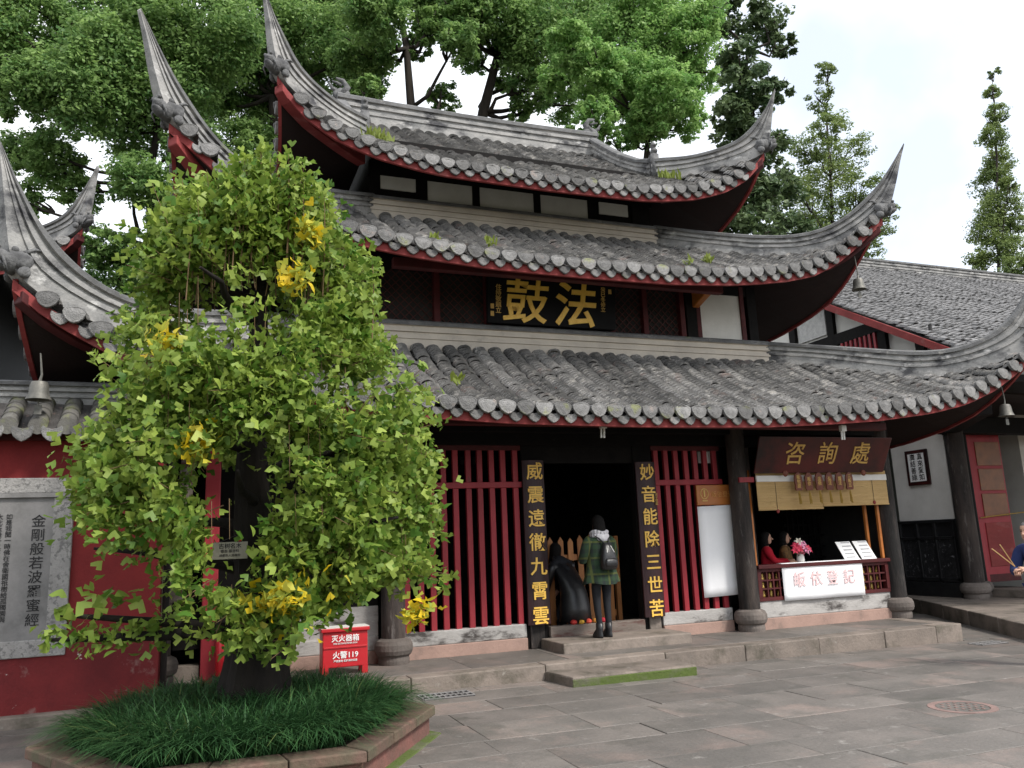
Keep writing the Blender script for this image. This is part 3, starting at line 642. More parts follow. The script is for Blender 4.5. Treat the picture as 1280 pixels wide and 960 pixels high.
# T1: columns, plinth, beams, rooms
YW = 11.28
cols = [(-.42, 11.02), (2.45, 11.02), (8.09, 11.02), (11.08, 11.02)]
def column(x, yy, r, zb, zt, parent, m=WOOD, base=True, rb=None):
    rb = rb or r * 1.62
    if base:
        MB().lathe([(rb * .80, 0), (rb * .82, .05), (rb * .80, .10), (rb * .93, .13), (rb, .18), (rb * .99, .25), (rb * .9, .30), (r * 1.08, .33)], 28, (x, yy, zb)).build('column_base', DRUM, parent, smooth=False).data
    c = MB(); c.lathe([(r * 1.04, .30 if base else 0), (r * 1.03, .8), (r, 1.6), (r * .97, zt - zb)], 24, (x, yy, zb)); o = c.build('column', m, parent); shade_auto(o, 40); return o
for x, yy in cols: column(x, yy, .155, PZ, 3.75, tower)
for x, yy in [(-.42, 20), (11.08, 20), (2.45, 20), (8.09, 20)]: column(x, yy, .155, PZ, 3.75, tower, base=False)
# beams over the columns and dark boarding above the openings
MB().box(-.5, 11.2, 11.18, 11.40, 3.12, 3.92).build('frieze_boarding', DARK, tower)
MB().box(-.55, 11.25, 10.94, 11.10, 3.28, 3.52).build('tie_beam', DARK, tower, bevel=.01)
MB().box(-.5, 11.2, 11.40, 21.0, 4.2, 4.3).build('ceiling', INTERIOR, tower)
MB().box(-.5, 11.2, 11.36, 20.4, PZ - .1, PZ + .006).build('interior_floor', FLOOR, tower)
# back wall with a row of small high openings
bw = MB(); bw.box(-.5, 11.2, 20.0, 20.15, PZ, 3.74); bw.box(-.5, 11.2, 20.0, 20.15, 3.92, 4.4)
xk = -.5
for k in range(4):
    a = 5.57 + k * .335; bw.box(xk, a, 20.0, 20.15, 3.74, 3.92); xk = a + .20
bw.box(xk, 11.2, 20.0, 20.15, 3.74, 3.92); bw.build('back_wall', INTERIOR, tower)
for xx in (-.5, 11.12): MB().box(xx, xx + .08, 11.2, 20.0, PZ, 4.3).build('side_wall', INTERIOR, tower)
MB().box(8.10, 8.16, 11.6, 16.5, PZ, 4.25).build('partition_wall', INTERIOR, tower)
MB().box(2.42, 2.48, 11.6, 16.5, PZ, 4.25).build('partition_wall', INTERIOR, tower)
MB().box(8.16, 11.12, 15.0, 15.06, PZ, 4.25).build('partition_wall', INTERIOR, tower)
# plinths: pink stone foot and limewashed low wall
for (a, b) in [(2.63, 4.43), (6.66, 7.93), (1.15, 2.30)]:
    MB().box(a, b, YW - .06, YW + .14, PZ - .02, .375).build('plinth_stone', PINK, tower, bevel=.012)
    MB().box(a + .002, b - .002, YW - .04, YW + .12, .375, .565).build('low_wall', PLASTER, tower, bevel=.015)
MB().box(8.25, 10.93, 10.98, 11.2, PZ - .02, .385).build('plinth_stone', PINK, tower, bevel=.012)
MB().box(8.25, 10.93, 11.0, 11.18, .385, .645).build('low_wall', PLASTER, tower, bevel=.012)
MB().box(1.2, 2.3, YW + .0, YW + .1, .565, .95).build('infill_wall', PLASTER, tower)
MB().box(-.25, 2.3, YW + .02, YW + .1, .57, 3.2).build('infill_boarding', DARK, tower)
# door posts behind the couplets
for a, b in [(4.45, 4.775), (6.33, 6.655)]: MB().box(a, b, YW - .02, YW + .12, PZ, 3.3).build('door_post', DARK, tower, bevel=.01)
MB().box(4.45, 6.655, YW + .0, YW + .12, 2.86, 3.2).build('door_lintel', DARK, tower)
MB().box(4.48, 4.70, YW - .05, YW - .02, PZ, .55).build('post_foot', WOOD, tower, bevel=.01)
MB().box(6.42, 6.62, YW - .05, YW - .02, PZ, .55).build('post_foot', STONE, tower, bevel=.01)
# barred windows
def barred(x0, x1, n):
    fr = MB().box(x0, x1, YW - .05, YW + .05, 2.50, 2.585).build('barred_window', REDB, tower, bevel=.006)
    MB().box(x0, x1, YW - .03, YW + .05, 3.05, 3.13).build('top_rail', DRED, fr)
    for k in range(n):
        xx = x0 + (x1 - x0) * (k + .5) / n + random.uniform(-.008, .008)
        MB().box(-.041, .041, -.03, .03, .56, 3.06).build('bar', REDB, fr, bevel=.007, loc=None).location = (xx, YW + .01, 0)
barred(2.62, 4.44, 10); barred(6.66, 7.94, 7)
MB().box(8.0, 8.28, 10.86, 10.93, 2.50, 2.58).build('rail_end', REDB, tower)
MB().box(7.62, 7.95, YW + .1, YW + .12, 2.86, 3.05).build('notice', PAPER, tower)

# ------------------------------------------------------------------ couplet boards
def couplet(x0, x1, z0, z1, chars, label):
    yb = YW - .10; e = empty('couplet_board', ((x0 + x1) / 2, yb, z0), label, 'couplet board')
    n = 8; m = MB(); W = x1 - x0; vs_ = []
    for k in range(n + 1):
        t = k / n * 2 - 1; yo = .05 * t * t; vs_ += [(x0 + W * k / n, yb - .05 + yo, z0), (x0 + W * k / n, yb - .05 + yo, z1)]
    for k in range(n + 1):
        t = k / n * 2 - 1; yo = .05 * t * t; vs_ += [(x0 + W * k / n, yb - .02 + yo, z0), (x0 + W * k / n, yb - .02 + yo, z1)]
    o = 2 * (n + 1); fs = []
    for k in range(n):
        a = 2 * k; fs += [(a, a + 2, a + 3, a + 1), (o + a, o + a + 1, o + a + 3, o + a + 2), (a, o + a, o + a + 2, a + 2), (a + 1, a + 3, o + a + 3, o + a + 1)]
    fs += [(0, 1, o + 1, o), (2 * n, o + 2 * n, o + 2 * n + 1, 2 * n + 1)]
    m.add(vs_, fs); m.build('board', BOARD, e)
    st = (z1 - z0 - .26) / 6.0
    for i, ch in enumerate(chars):
        text(ch, .265, GOLD, e, ((x0 + x1) / 2, yb - .052, z1 - .18 - i * st * .985), bold=.012, ext=.006, name='character')
    return e
cL = couplet(4.435, 4.775, .545, 2.89, '威震遠徹九霄雲', 'dark couplet board with gold characters on the door post beside the picket gate hinge')
cR = couplet(6.325, 6.665, .525, 2.86, '妙音能除三世苦', 'dark couplet board with gold characters on the door post next to the white poster')
cL['label'] = 'dark couplet board with seven gold characters on the door post nearest the ginkgo'
cR['label'] = 'dark couplet board with a tiny gold signature, on the door post nearest the white poster'
text('弟\n子\n敬\n獻', .05, GOLD2, cR, (6.635, YW - .142, 2.28), name='signature', line=.95)

# ------------------------------------------------------------------ poster and orange plaque on the bars
po = empty('white_poster', (7.83, YW - .1, .75), 'tall blank white poster hung over the red bars below the orange plaque', 'poster')
m = MB(); nx, nz_ = 6, 10; vs_ = []
for j in range(nz_ + 1):
    for i in range(nx + 1): vs_.append((7.40 + .85 * i / nx, YW - .085 + .006 * math.sin(i * 1.3 + j * .5), .745 + 1.405 * j / nz_ + .02 * i / nx))
m.add(vs_, [(j * (nx + 1) + i, j * (nx + 1) + i + 1, (j + 1) * (nx + 1) + i + 1, (j + 1) * (nx + 1) + i) for j in range(nz_) for i in range(nx)])
sheet_ = m.build('sheet', CLOTH, po, smooth=True); sol = sheet_.modifiers.new('t', 'SOLIDIFY'); sol.thickness = .012
op = empty('orange_plaque', (7.84, YW - .1, 2.17), 'orange varnished wooden plaque with a faint wheel emblem above the white poster', 'plaque')
MB().box(7.40, 8.25, YW - .10, YW - .06, 2.17, 2.49).build('board', ORANGE, op, bevel=.008)
GOLDF = mat('faint_gold_paint', (.62, .30, .09), .5, .15, 8)
em = MB()
for k in range(16):
    a0, a1 = 2 * math.pi * k / 16, 2 * math.pi * (k + 1) / 16
    em.bar((7.54 + .07 * math.cos(a0), YW - .103, 2.35 + .08 * math.sin(a0)), (7.54 + .07 * math.cos(a1), YW - .103, 2.35 + .08 * math.sin(a1)), .014, .006, up=(0, 1, 0))
em.bar((7.54, YW - .103, 2.30), (7.54, YW - .103, 2.41), .03, .006, up=(0, 1, 0)); em.bar((7.49, YW - .103, 2.24), (7.59, YW - .103, 2.24), .022, .006, up=(0, 1, 0))
em.build('emblem', GOLD2, op)
text('皈依登记处', .105, GOLDF, op, (7.93, YW - .103, 2.33))

# ------------------------------------------------------------------ information counter
ct = empty('information_counter', (9.6, 11.0, .645), 'dark lattice-fronted counter between two columns, white cloth hung on it', 'counter')
MB().box(8.26, 10.95, 10.93, 11.22, 1.14, 1.20).build('counter_top', DRED, ct, bevel=.008)
for z0 in (.645, 1.09): MB().box(8.26, 10.93, 10.98, 11.06, z0, z0 + .055).build('rail', DRED, ct)
for xx in (8.26, 8.80, 10.30, 10.86): MB().box(xx, xx + .07, 10.975, 11.065, .70, 1.09).build('stile', DRED, ct)
for (a, b) in [(8.33, 8.80), (8.87, 10.30), (10.37, 10.86)]:
    nb = 3 if b - a < 1 else 9
    for k in range(1, nb + 1 if nb == 9 else nb + 1): 
        xx = a + (b - a) * k / (nb + 1); MB().box(xx - .012, xx + .012, 10.99, 11.03, .70, 1.09).build('lattice_bar', DRED, ct)
    for z in (.83, .96): MB().box(a, b, 10.992, 11.028, z - .012, z + .012).build('lattice_bar', DRED, ct)
GOLDB = mat('gilt_figure', (.62, .43, .09), .35, .3, 30, (.35, .2, .04), None, .3, 50, spec=.6, metal=.3)
for (a, b) in [(8.33, 8.80), (10.37, 10.86)]:
    for i in range(3):
        for j in range(3):
            xx = a + (b - a) * (i + .55) / 3.2; zz = .70 + .13 * j
            fgm = MB(); fgm.lathe([(.03, 0), (.034, .02), (.028, .045), (.02, .06), (.024, .08), (.012, .10), (.004, .115)], 8, (xx, 11.07, zz))
            o = fgm.build('gilt_figurine', GOLDB, None, smooth=True); tag(o, 'gilt figurine, ' + ['bottom', 'middle', 'top'][j] + ' row, ' + (['farthest from', 'second nearest', 'nearest'][i] if a < 9 else ['nearest', 'second nearest', 'farthest from'][i]) + ' the cloth, lattice ' + ('by the weathered column' if a < 9 else 'below the notices'), 'figurine', 'gilt figurines ' + ('left' if a < 9 else 'right') + ' of the cloth')
    for z in (.695, .825, .955): MB().box(a, b, 11.04, 11.12, z - .01, z).build('niche_shelf', DRED, ct)
    MB().box(a, b, 11.125, 11.135, .69, 1.1).build('niche_back', DRED, ct)
cl = MB(); nx, nz_ = 14, 6; vs_ = []
for j in range(nz_ + 1):
    for i in range(nx + 1): vs_.append((8.72 + 1.63 * i / nx, 10.955 + .008 * math.sin(i * .9) * (1 - j / nz_), .625 + .582 * j / nz_))
for i in range(nx + 1): vs_.append((8.72 + 1.63 * i / nx, 11.08, 1.212))
cl.add(vs_, [(j * (nx + 1) + i, j * (nx + 1) + i + 1, (j + 1) * (nx + 1) + i + 1, (j + 1) * (nx + 1) + i) for j in range(nz_ + 1) for i in range(nx)])
cs = empty('counter_cloth', (9.53, 10.95, .63), 'white cloth banner with pale red characters hung over the counter front', 'banner')
o = cl.build('cloth', CLOTH, cs, smooth=True); sol = o.modifiers.new('t', 'SOLIDIFY'); sol.thickness = .006
for i, ch in enumerate('皈依登記'): text(ch, .25, PINKINK, cs, (9.04 + i * .335, 10.938, .93), bold=.004, ext=.002, name='character')
# two notices on stands
for i, (xx, lb) in enumerate([(10.20, 'white printed notice leaning on the counter, next to the flowers'), (10.56, 'white printed notice leaning on the counter, next to the orange post')]):
    e = empty('notice_stand', (xx, 11.08, 1.20), lb, 'notice')
    MB().hexa([(xx - .14, 11.00, 1.20), (xx + .17, 11.00, 1.20), (xx + .17, 11.012, 1.20), (xx - .14, 11.012, 1.20), (xx - .20, 11.13, 1.50), (xx + .10, 11.13, 1.50), (xx + .10, 11.142, 1.50), (xx - .20, 11.142, 1.50)]).build('sheet', PAPER, e)
    MB().bar((xx, 11.13, 1.46), (xx + .02, 11.21, 1.20), .02).build('prop', DARK, e)
    INKG = mat('grey_print', (.42, .42, .43), .8, .1)
    for k in range(5): MB().hexa([(xx - .09, 10.998 + .026 * k + .012, 1.235 + .06 * k), (xx + .09, 10.998 + .026 * k + .012, 1.235 + .06 * k), (xx + .09, 11.001 + .026 * k + .012, 1.235 + .06 * k), (xx - .09, 11.001 + .026 * k + .012, 1.235 + .06 * k), (xx - .095, 11.006 + .026 * k + .012, 1.255 + .06 * k), (xx + .085, 11.006 + .026 * k + .012, 1.255 + .06 * k), (xx + .085, 11.009 + .026 * k + .012, 1.255 + .06 * k), (xx - .095, 11.009 + .026 * k + .012, 1.255 + .06 * k)]).build('print_line', INKG, e)
# orange posts at the right of the opening
for xx in (10.70, 10.84): 
    MB().box(xx, xx + .05, 11.12 - (xx - 10.7), 11.17 - (xx - 10.7), 1.20, 2.75).build('shutter_post', ORANGE, tower, bevel=.006)
MB().box(8.26, 8.30, 11.0, 11.06, 1.2, 2.7).build('shutter_post', ORANGE, tower)
MB().box(10.05, 10.22, 13.5, 13.6, PZ, 3.4).build('inner_post', STELE, tower)
for k in range(3): MB().box(9.0 + k * .62, 9.55 + k * .62, 14.85, 14.9, 1.0, 1.5).build('red_cabinet_panel', DRED, tower)
# dark lattice screen deep inside
for k in range(7): MB().box(10.25 + k * .12, 10.275 + k * .12, 12.6, 12.63, .9, 2.9).build('screen_bar', DARK, tower)
for k in range(9): MB().box(10.2, 11.1, 12.62, 12.65, 1.0 + k * .2, 1.03 + k * .2).build('screen_bar', DARK, tower)
# consultation board, leaning forward
sb = empty('sign_board', (9.5, 10.6, 2.63), 'maroon lacquer sign board with three gold characters above the bamboo blinds', 'sign')
MB().hexa([(8.19, 10.72, 2.63), (10.82, 10.72, 2.63), (10.82, 10.76, 2.63), (8.19, 10.76, 2.63), (8.16, 10.46, 3.18), (10.85, 10.46, 3.18), (10.85, 10.50, 3.18), (8.16, 10.50, 3.18)]).build('board', MAROON, sb, bevel=.01)
ta = math.atan2(.26, .55); RS = (math.pi / 2 + ta, 0, 0)
for ch, xx in zip('咨詢處', (8.90, 9.56, 10.24)): text(ch, .40, GOLD2, sb, (xx, 10.72 - .26 * .5 - .006, 2.905), RS, bold=.006, ext=.004, name='character')
# bamboo blinds
for i, (a, b, zb, lb) in enumerate([(8.30, 9.58, 2.06, 'lower-hanging rolled-down straw bamboo blind beside the weathered column'), (9.59, 10.98, 2.10, 'straw bamboo blind with a small red pull, beside the orange post')]):
    e = empty('bamboo_blind', ((a + b) / 2, 10.84, zb), lb, 'blind')
    MB().box(a, b, 10.838, 10.85, zb, 2.52).build('slats', BAMBOO, e); MB().box(a - .0, b, 10.82, 10.856, 2.50, 2.60).build('head_rail', PWHITE, e, bevel=.006); MB().box(a, b, 10.838, 10.852, 2.60, 2.66).build('top_fold', BAMBOO, e)
    MB().tube([(a, 10.842, zb), (b, 10.842, zb)], .014, 8).build('bottom_rod', BAMBOO, e)
    xp = a + .36 if i == 0 else b - .32
    MB().tube([(xp, 10.834, 2.6), (xp, 10.832, zb - .03)], .003, 4).build('cord', IRON, e); MB().ball((xp, 10.83, zb + .03 if i else zb - .03), (.03, .02, .035), 2).build('pull', FASC, e)
# hanging wooden tags
TAGW = mat('carved_tag_wood', (.17, .045, .020), .5, .3, 20, (.10, .025, .012), None, .3, 40)
TASS = mat('gold_tassel', (.45, .30, .07), .8, .3, 30, (.33, .2, .04), None, .5, 60)
tags = ['皈依證', '皈依', '念佛', '弘法', '護法', '三皈五']
for i in range(6):
    xx = 9.02 + i * .208; e = empty('hanging_tag', (xx, 10.70, 2.13), ['first', 'second', 'third', 'fourth', 'fifth', 'sixth'][i] + ' carved wooden tag from the weathered column, hanging below the sign board', 'tag', 'hanging tags in a row below the sign board')
    ring = [(-.055, 0), (-.07, .04), (-.06, .08), (-.07, .13), (-.07, .2), (-.055, .25), (-.02, .285), (.02, .285), (.055, .25), (.07, .2), (.07, .13), (.06, .08), (.07, .04), (.055, 0)]
    m = MB(); K = len(ring); m.add([(xx + a * 1.05, 10.70, 2.345 + b) for a, b in ring] + [(xx + a * 1.05, 10.725, 2.345 + b) for a, b in ring], [tuple(range(K)), tuple(range(2 * K - 1, K - 1, -1))] + [(k, K + k, K + (k + 1) % K, (k + 1) % K) for k in range(K)])
    m.build('plate', TAGW, e); text('\n'.join(tags[i]), .075, GOLD2, e, (xx, 10.697, 2.485), bold=.01, ext=.002, line=.95)
    m = MB()
    for k in range(10): a = k * .63; m.tube([(xx, 10.712, 2.345), (xx + .012 * math.cos(a), 10.712 + .012 * math.sin(a), 2.29), (xx + .018 * math.cos(a) + .01, 10.712 + .018 * math.sin(a), 2.14 + random.uniform(-.02, .02))], .005, 4)
    m.build('tassel', TASS, e); MB().tube([(xx, 10.712, 2.62), (xx, 10.725, 2.66)], .006, 4).build('hook', IRON, e)
for xx in (8.78, 10.38):
    e = MB().ball((xx, 10.71, 2.62), (.055, .02, .05), 2, jit=.1).build('carved_hook', TAGW, sb)
# small tube lamps under the lower eave
for (xx, lb) in [(5.07, 'short white tube lamp hanging under the lower eave above the doorway'), (9.16, 'short white tube lamp hanging under the lower eave above the sign board')]:
    e = empty('tube_lamp', (xx, 9.75, 3.1), lb, 'lamp')
    for s in (-1, 1): MB().tube([(xx + s * .022 - .01, 9.75, 3.22), (xx + s * .022 - .02, 9.75, 3.04)], .014, 8).build('tube', LIGHTW, e)
    MB().box(xx - .05, xx + .04, 9.72, 9.78, 3.17, 3.26).build('socket', LIGHTW, e)

# picket gate inside the doorway
pg = empty('picket_gate', (5.57, 11.9, PZ), 'orange pine picket gate standing half open inside the dark doorway', 'gate')
for (a, b, n) in [(4.80, 5.19, 3), (5.22, 6.22, 6)]:
    for k in range(n):
        xx = a + (b - a) * (k + .5) / n; hh = 1.62 + .10 * math.cos((k / (n - 1) - .5) * 3.2) + (.08 if (a > 5 and k == 0) or (a < 5 and k == n - 1) else 0)
        m = MB(); wv = .045; m.add([(xx - wv, 11.88, .30), (xx + wv, 11.88, .30), (xx + wv, 11.88, hh), (xx, 11.88, hh + .07), (xx - wv, 11.88, hh), (xx - wv, 11.905, .30), (xx + wv, 11.905, .30), (xx + wv, 11.905, hh), (xx, 11.905, hh + .07), (xx - wv, 11.905, hh)],
            [(0, 1, 2, 3, 4), (9, 8, 7, 6, 5), (0, 5, 6, 1), (1, 6, 7, 2), (2, 7, 8, 3), (3, 8, 9, 4), (4, 9, 5, 0)]); m.build('picket', PINE, pg)
    for z in (.52, 1.40): MB().box(a, b, 11.906, 11.94, z, z + .09).build('gate_rail', PINE, pg)
MB().box(4.78, 4.84, 11.88, 11.95, PZ, 1.75).build('gate_post', PINE, pg); MB().box(6.24, 6.31, 11.88, 11.95, PZ, 1.75).build('gate_post', PINE, pg)
MB().ball((5.205, 11.87, 1.40), (.03, .02, .04), 2).build('padlock', IRON, pg)
# offerings on the sill inside the door
for k, cc in enumerate([(.6, .05, .04), (.7, .4, .05), (.6, .08, .05), (.65, .3, .06), (.5, .03, .05)]):
    mm = mat('offering_%d' % k, cc, .6, .2); o = MB().lathe([(.035, 0), (.05, .02), (.045, .05), (.015, .065)], 10, (5.18 + k * .12, 11.28, .50)).build('offering', mm); tag(o, ['first, red', 'second, orange', 'third, red', 'fourth, amber', 'fifth, crimson'][k] + ' small offering along the door sill from the cloud-ending couplet board', 'offering', 'offerings on the door sill')

# stone step in the court
st = empty('stone_step', (4.97, 9.36, 0), 'loose stone step with mossy front edge lying before the platform', 'step')
MB().hexa([(4.10, 9.07, -.08), (5.80, 9.07, -.1), (5.80, 9.71, -.1), (4.03, 9.71, -.08), (4.12, 9.075, .145), (5.80, 9.075, .138), (5.80, 9.71, .145), (4.03, 9.71, .148)]).build('tread', STONE, st, bevel=.02)
MB().box(4.11, 5.79, 9.058, 9.08, -.08, .118).build('mossy_face', STONEG, st, bevel=.012)
# drain grates and manhole
def grate(cx_, cy_, lx, ly, lb, n=9):
    e = empty('drain_grate', (cx_, cy_, gz(cx_)), lb, 'drain grate'); z = gz(cx_) + .006
    MB().box(cx_ - lx / 2, cx_ + lx / 2, cy_ - ly / 2, cy_ + ly / 2, z - .04, z - .002).build('pit', INK, e)
    for s in (-1, 0, 1): MB().box(cx_ - lx / 2, cx_ + lx / 2, cy_ + s * (ly / 2 - .015) - .012, cy_ + s * (ly / 2 - .015) + .012, z - .01, z + .008).build('grate_frame', STELE, e)
    for k in range(n + 1): xx = cx_ - lx / 2 + lx * k / n; MB().box(xx - .009, xx + .009, cy_ - ly / 2 + .03, cy_ + ly / 2 - .03, z - .01, z + .005).build('grate_bar', STELE, e)
grate(2.66, 9.32, .58, .34, 'dark slotted drain grate beside the planter corner'); grate(10.95, 9.28, .52, .26, 'small slotted drain grate near the end of the platform', 7)
mh = empty('manhole_cover', (6.80, 6.14, 0), 'round manhole cover with a reddish stone ring set in the paving', 'manhole cover')
zz = gz(6.8) + .005
RSTONE = mat('red_stone_ring', (.25, .165, .145), .8, .3, 6, (.18, .125, .11), None, .3, 30)
m = MB(); K = 40
for (ra, rb, z_, mm, nm) in [(.235, .30, zz + .001, RSTONE, 'ring'), (0.0, .228, zz, SLAB, 'lid')]:
    m = MB(); vs_ = [(6.80 + r * math.cos(2 * math.pi * k / K), 6.14 + r * math.sin(2 * math.pi * k / K), z_ - dz) for (r, dz) in ([(ra, .02), (ra, 0), (rb, 0), (rb, .02)] if ra else [(.01, 0), (rb, 0), (rb, .02)]) for k in range(K)]
    q = 4 if ra else 3; m.add(vs_, [(i * K + k, (i + 1) * K + k, (i + 1) * K + (k + 1) % K, i * K + (k + 1) % K) for i in range(q - 1) for k in range(K)]); m.build(nm, mm, mh)
for k in range(5):
    for j in range(5):
        px_, py_ = 6.80 + (k - 2) * .08, 6.14 + (j - 2) * .08
        if (px_ - 6.8) ** 2 + (py_ - 6.14) ** 2 < .2 ** 2: MB().box(px_ - .014, px_ + .014, py_ - .014, py_ + .014, zz - .004, zz + .005).build('stud', RSTONE, mh)

# ------------------------------------------------------------------ bells
def bell(p, ztop, label, s=1.0):
    e = empty('wind_bell', p, label, 'bell'); x, yy, z = p
    m = MB(); m.lathe([(.035 * s, .20 * s), (.075 * s, .19 * s), (.09 * s, .15 * s), (.098 * s, .06 * s), (.125 * s, .0), (.105 * s, .0), (.08 * s, .06 * s), (.05 * s, .15 * s)], 18, p); shade_auto(m.build('bell_body', BRONZE, e), 40)
    MB().tube([(x, yy, z + .19 * s), (x + .015, yy, z + .27 * s), (x - .01, yy, ztop)], [.018 * s, .012, .008], 6).build('hanger', BRONZE, e)
    MB().tube([(x, yy, z + .1 * s), (x, yy, z - .06)], .008, 5).build('clapper_rod', BRONZE, e); MB().box(x - .035, x + .035, yy - .004, yy + .004, z - .15, z - .05).build('wind_plate', BRONZE, e)
def hipline(R, cxs): return (R.cx + cxs * R.aw, R.cy - R.bw), (R.cx + cxs * R.ao, R.cy - R.bo)
p = atV(1258, 520, *hipline(T1, 1)); bell(tuple(p), p[2] + .55, 'bronze wind bell under the lower roof corner beside the gallery')
p = atV(1074, 362, *hipline(T2, 1)); bell(tuple(p), p[2] + .62, 'bronze wind bell under the middle roof corner before the far tiled roof')
p = atV(48, 500, *hipline(T1, -1)); bell(tuple(p), p[2] + .5, 'bronze wind bell under the lower roof corner above the red wall')

# ================================================================== LEFT: red wall, stele, side doorway
YL = 9.90
wl = empty('red_wall', (-2.7, YL + .2, 0), 'weathered red courtyard wall with a row of round grey tiles along its top', 'wall')
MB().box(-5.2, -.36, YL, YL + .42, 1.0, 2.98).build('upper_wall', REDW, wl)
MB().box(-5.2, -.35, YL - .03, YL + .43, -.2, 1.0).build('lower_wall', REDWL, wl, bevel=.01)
MB().box(-5.2, -.36, YL - .12, YL + .5, 2.98, 3.05).build('cornice', DRED, wl)
BIGT = mat('wall_cap_tile', (.15, .145, .13), .85, .3, 5, (.09, .085, .08), [((.16, .17, .08), 4, .55, .7)], .5, 40, .2)
for k in range(18):
    xx = -5.1 + k * .27; m = MB()
    for q in range(5):
        y0 = YL - .30 + q * .10; z0 = 3.10 + q * .07; vs_ = []
        for (yy, zz, r) in [(y0, z0, .092), (y0 + .14, z0 + .095, .084)]:
            for t in range(8): a = math.pi * t / 7; vs_.append((xx + r * math.cos(a), yy, zz + r * math.sin(a)))
        m.add(vs_, [(t, t + 1, 8 + t + 1, 8 + t) for t in range(7)])
    m.add([(xx + .092 * math.cos(math.pi * 2 * t / 12), YL - .302, 3.10 + .092 * math.sin(math.pi * 2 * t / 12)) for t in range(12)], [tuple(range(12))])
    shade_auto(m.build('cap_tile_row', BIGT, wl), 50)
    link('drip_tile', DRIP, wl, (xx + .135, YL - .30, 3.05), (rad(-10), 0, 0), (1.1, 1, 1.2))
MB().hexa([(-5.2, YL - .28, 3.04), (-.3, YL - .28, 3.04), (-.3, YL + .7, 3.04), (-5.2, YL + .7, 3.04), (-5.2, YL + .12, 3.40), (-.3, YL + .12, 3.40), (-.3, YL + .3, 3.40), (-5.2, YL + .3, 3.40)]).build('cap_bed', DECK, wl)
ridge_loft([(-5.2, YL + .21, 3.66), (-.9, YL + .21, 3.66), (-.3, YL + .21, 3.72)], [(-5.2, YL + .21, 3.38), (-.9, YL + .21, 3.38), (-.3, YL + .21, 3.38)], [.2, .2, .2], 'cap_ridge', wl)
stl = empty('stone_stele', (-2.8, YL - .05, .76), 'grey stone stele carved with columns of characters set into the red wall', 'stele')
MB().box(-4.45, -1.24, YL - .055, YL + .02, .76, .93).build('frame', STELEF, stl, bevel=.01)
MB().box(-4.45, -1.24, YL - .055, YL + .02, 2.42, 2.58).build('frame', STELEF, stl, bevel=.01)
MB().box(-4.46, -1.238, YL - .075, YL + .02, 2.375, 2.42).build('frame_moulding', STELE, stl)
MB().box(-1.43, -1.242, YL - .05, YL + .02, .93, 2.375).build('frame', STELEF, stl, bevel=.01)
MB().box(-4.44, -1.40, YL - .040, YL + .02, .90, 2.39).build('slab', STELE, stl)
text('金\n剛\n般\n若\n波\n羅\n蜜\n經', .135, INK, stl, (-1.56, YL - .043, 1.62), bold=.004, ext=.002, line=1.06)
sutra = '如是我聞一時佛在舍衛國祇樹給孤獨園與大比丘衆千二百五十人俱爾時世尊食時著衣持鉢入舍衛大城乞食於其城中次第乞已還至本處飯食訖收衣鉢洗足已敷座而坐時長老須菩提在大衆中即從座起偏袒右肩右膝著地合掌恭敬而白佛言希有世尊如來善護念諸菩薩'
for k in range(6): text('\n'.join(sutra[k * 18:(k + 1) * 18]), .062, INK, stl, (-1.83 - k * .085, YL - .043, 1.66), ext=.002, bold=.003, line=.98, name='inscription', stuff=True)
# side doorway between the red wall and the tower
sdw = empty('side_doorway', (-.05, 10.4, .05), 'dark side doorway with red posts between the red wall and the tower', 'doorway')
MB().box(-.34, -.27, 10.02, 10.12, -.1, 3.0).build('jamb', WOOD, sdw, bevel=.01)
MB().hexa([(-.30, 10.2, 1.2), (-.14, 10.2, 1.2), (-.14, 10.3, 1.2), (-.30, 10.3, 1.2), (-.20, 10.2, 2.9), (-.04, 10.2, 2.9), (-.04, 10.3, 2.9), (-.20, 10.3, 2.9)]).build('brace', THRESH, sdw)
MB().box(.07, .24, 10.35, 10.5, .0, 3.0).build('red_post', REDB, sdw, bevel=.012)
MB().box(.24, 1.0, 10.9, 11.0, .0, 3.2).build('boarding', DARK, sdw)
MB().box(-.4, 1.0, 10.36, 10.5, 2.9, 3.15).build('head_beam', DARK, sdw)
MB().box(-3.2, 1.0, 13.0, 13.1, -.1, 3.6).build('passage_wall', INTERIOR, sdw); MB().box(-.46, -.4, 10.5, 13.0, -.1, 3.2).build('passage_wall', INTERIOR, sdw)
MB().box(-3.0, .9, 10.1, 13.1, 3.3, 3.36).build('passage_ceiling', INTERIOR, sdw)
MB().box(-.3, .06, 11.2, 11.5, PZ, .38).build('door_sill', STONE, sdw)
ex = empty('fire_extinguisher', (.30, 10.28, .22), 'red fire extinguisher standing by the red post of the side doorway', 'fire extinguisher')
MB().lathe([(.06, 0), (.07, .02), (.07, .36), (.05, .42), (.022, .45), (.022, .50)], 16, (.30, 10.26, PZ + .14)).build('cylinder', REDBOX, ex, smooth=True); MB().box(.27, .36, 10.25, 10.27, PZ + .63, PZ + .66).build('handle', IRON, ex); MB().tube([(.34, 10.26, PZ + .62), (.40, 10.24, PZ + .5), (.385, 10.22, PZ + .28)], .012, 6).build('hose', IRON, ex)
MB().box(.2, .45, 10.18, 10.34, PZ, PZ + .14).build('stand', IRON, ex)

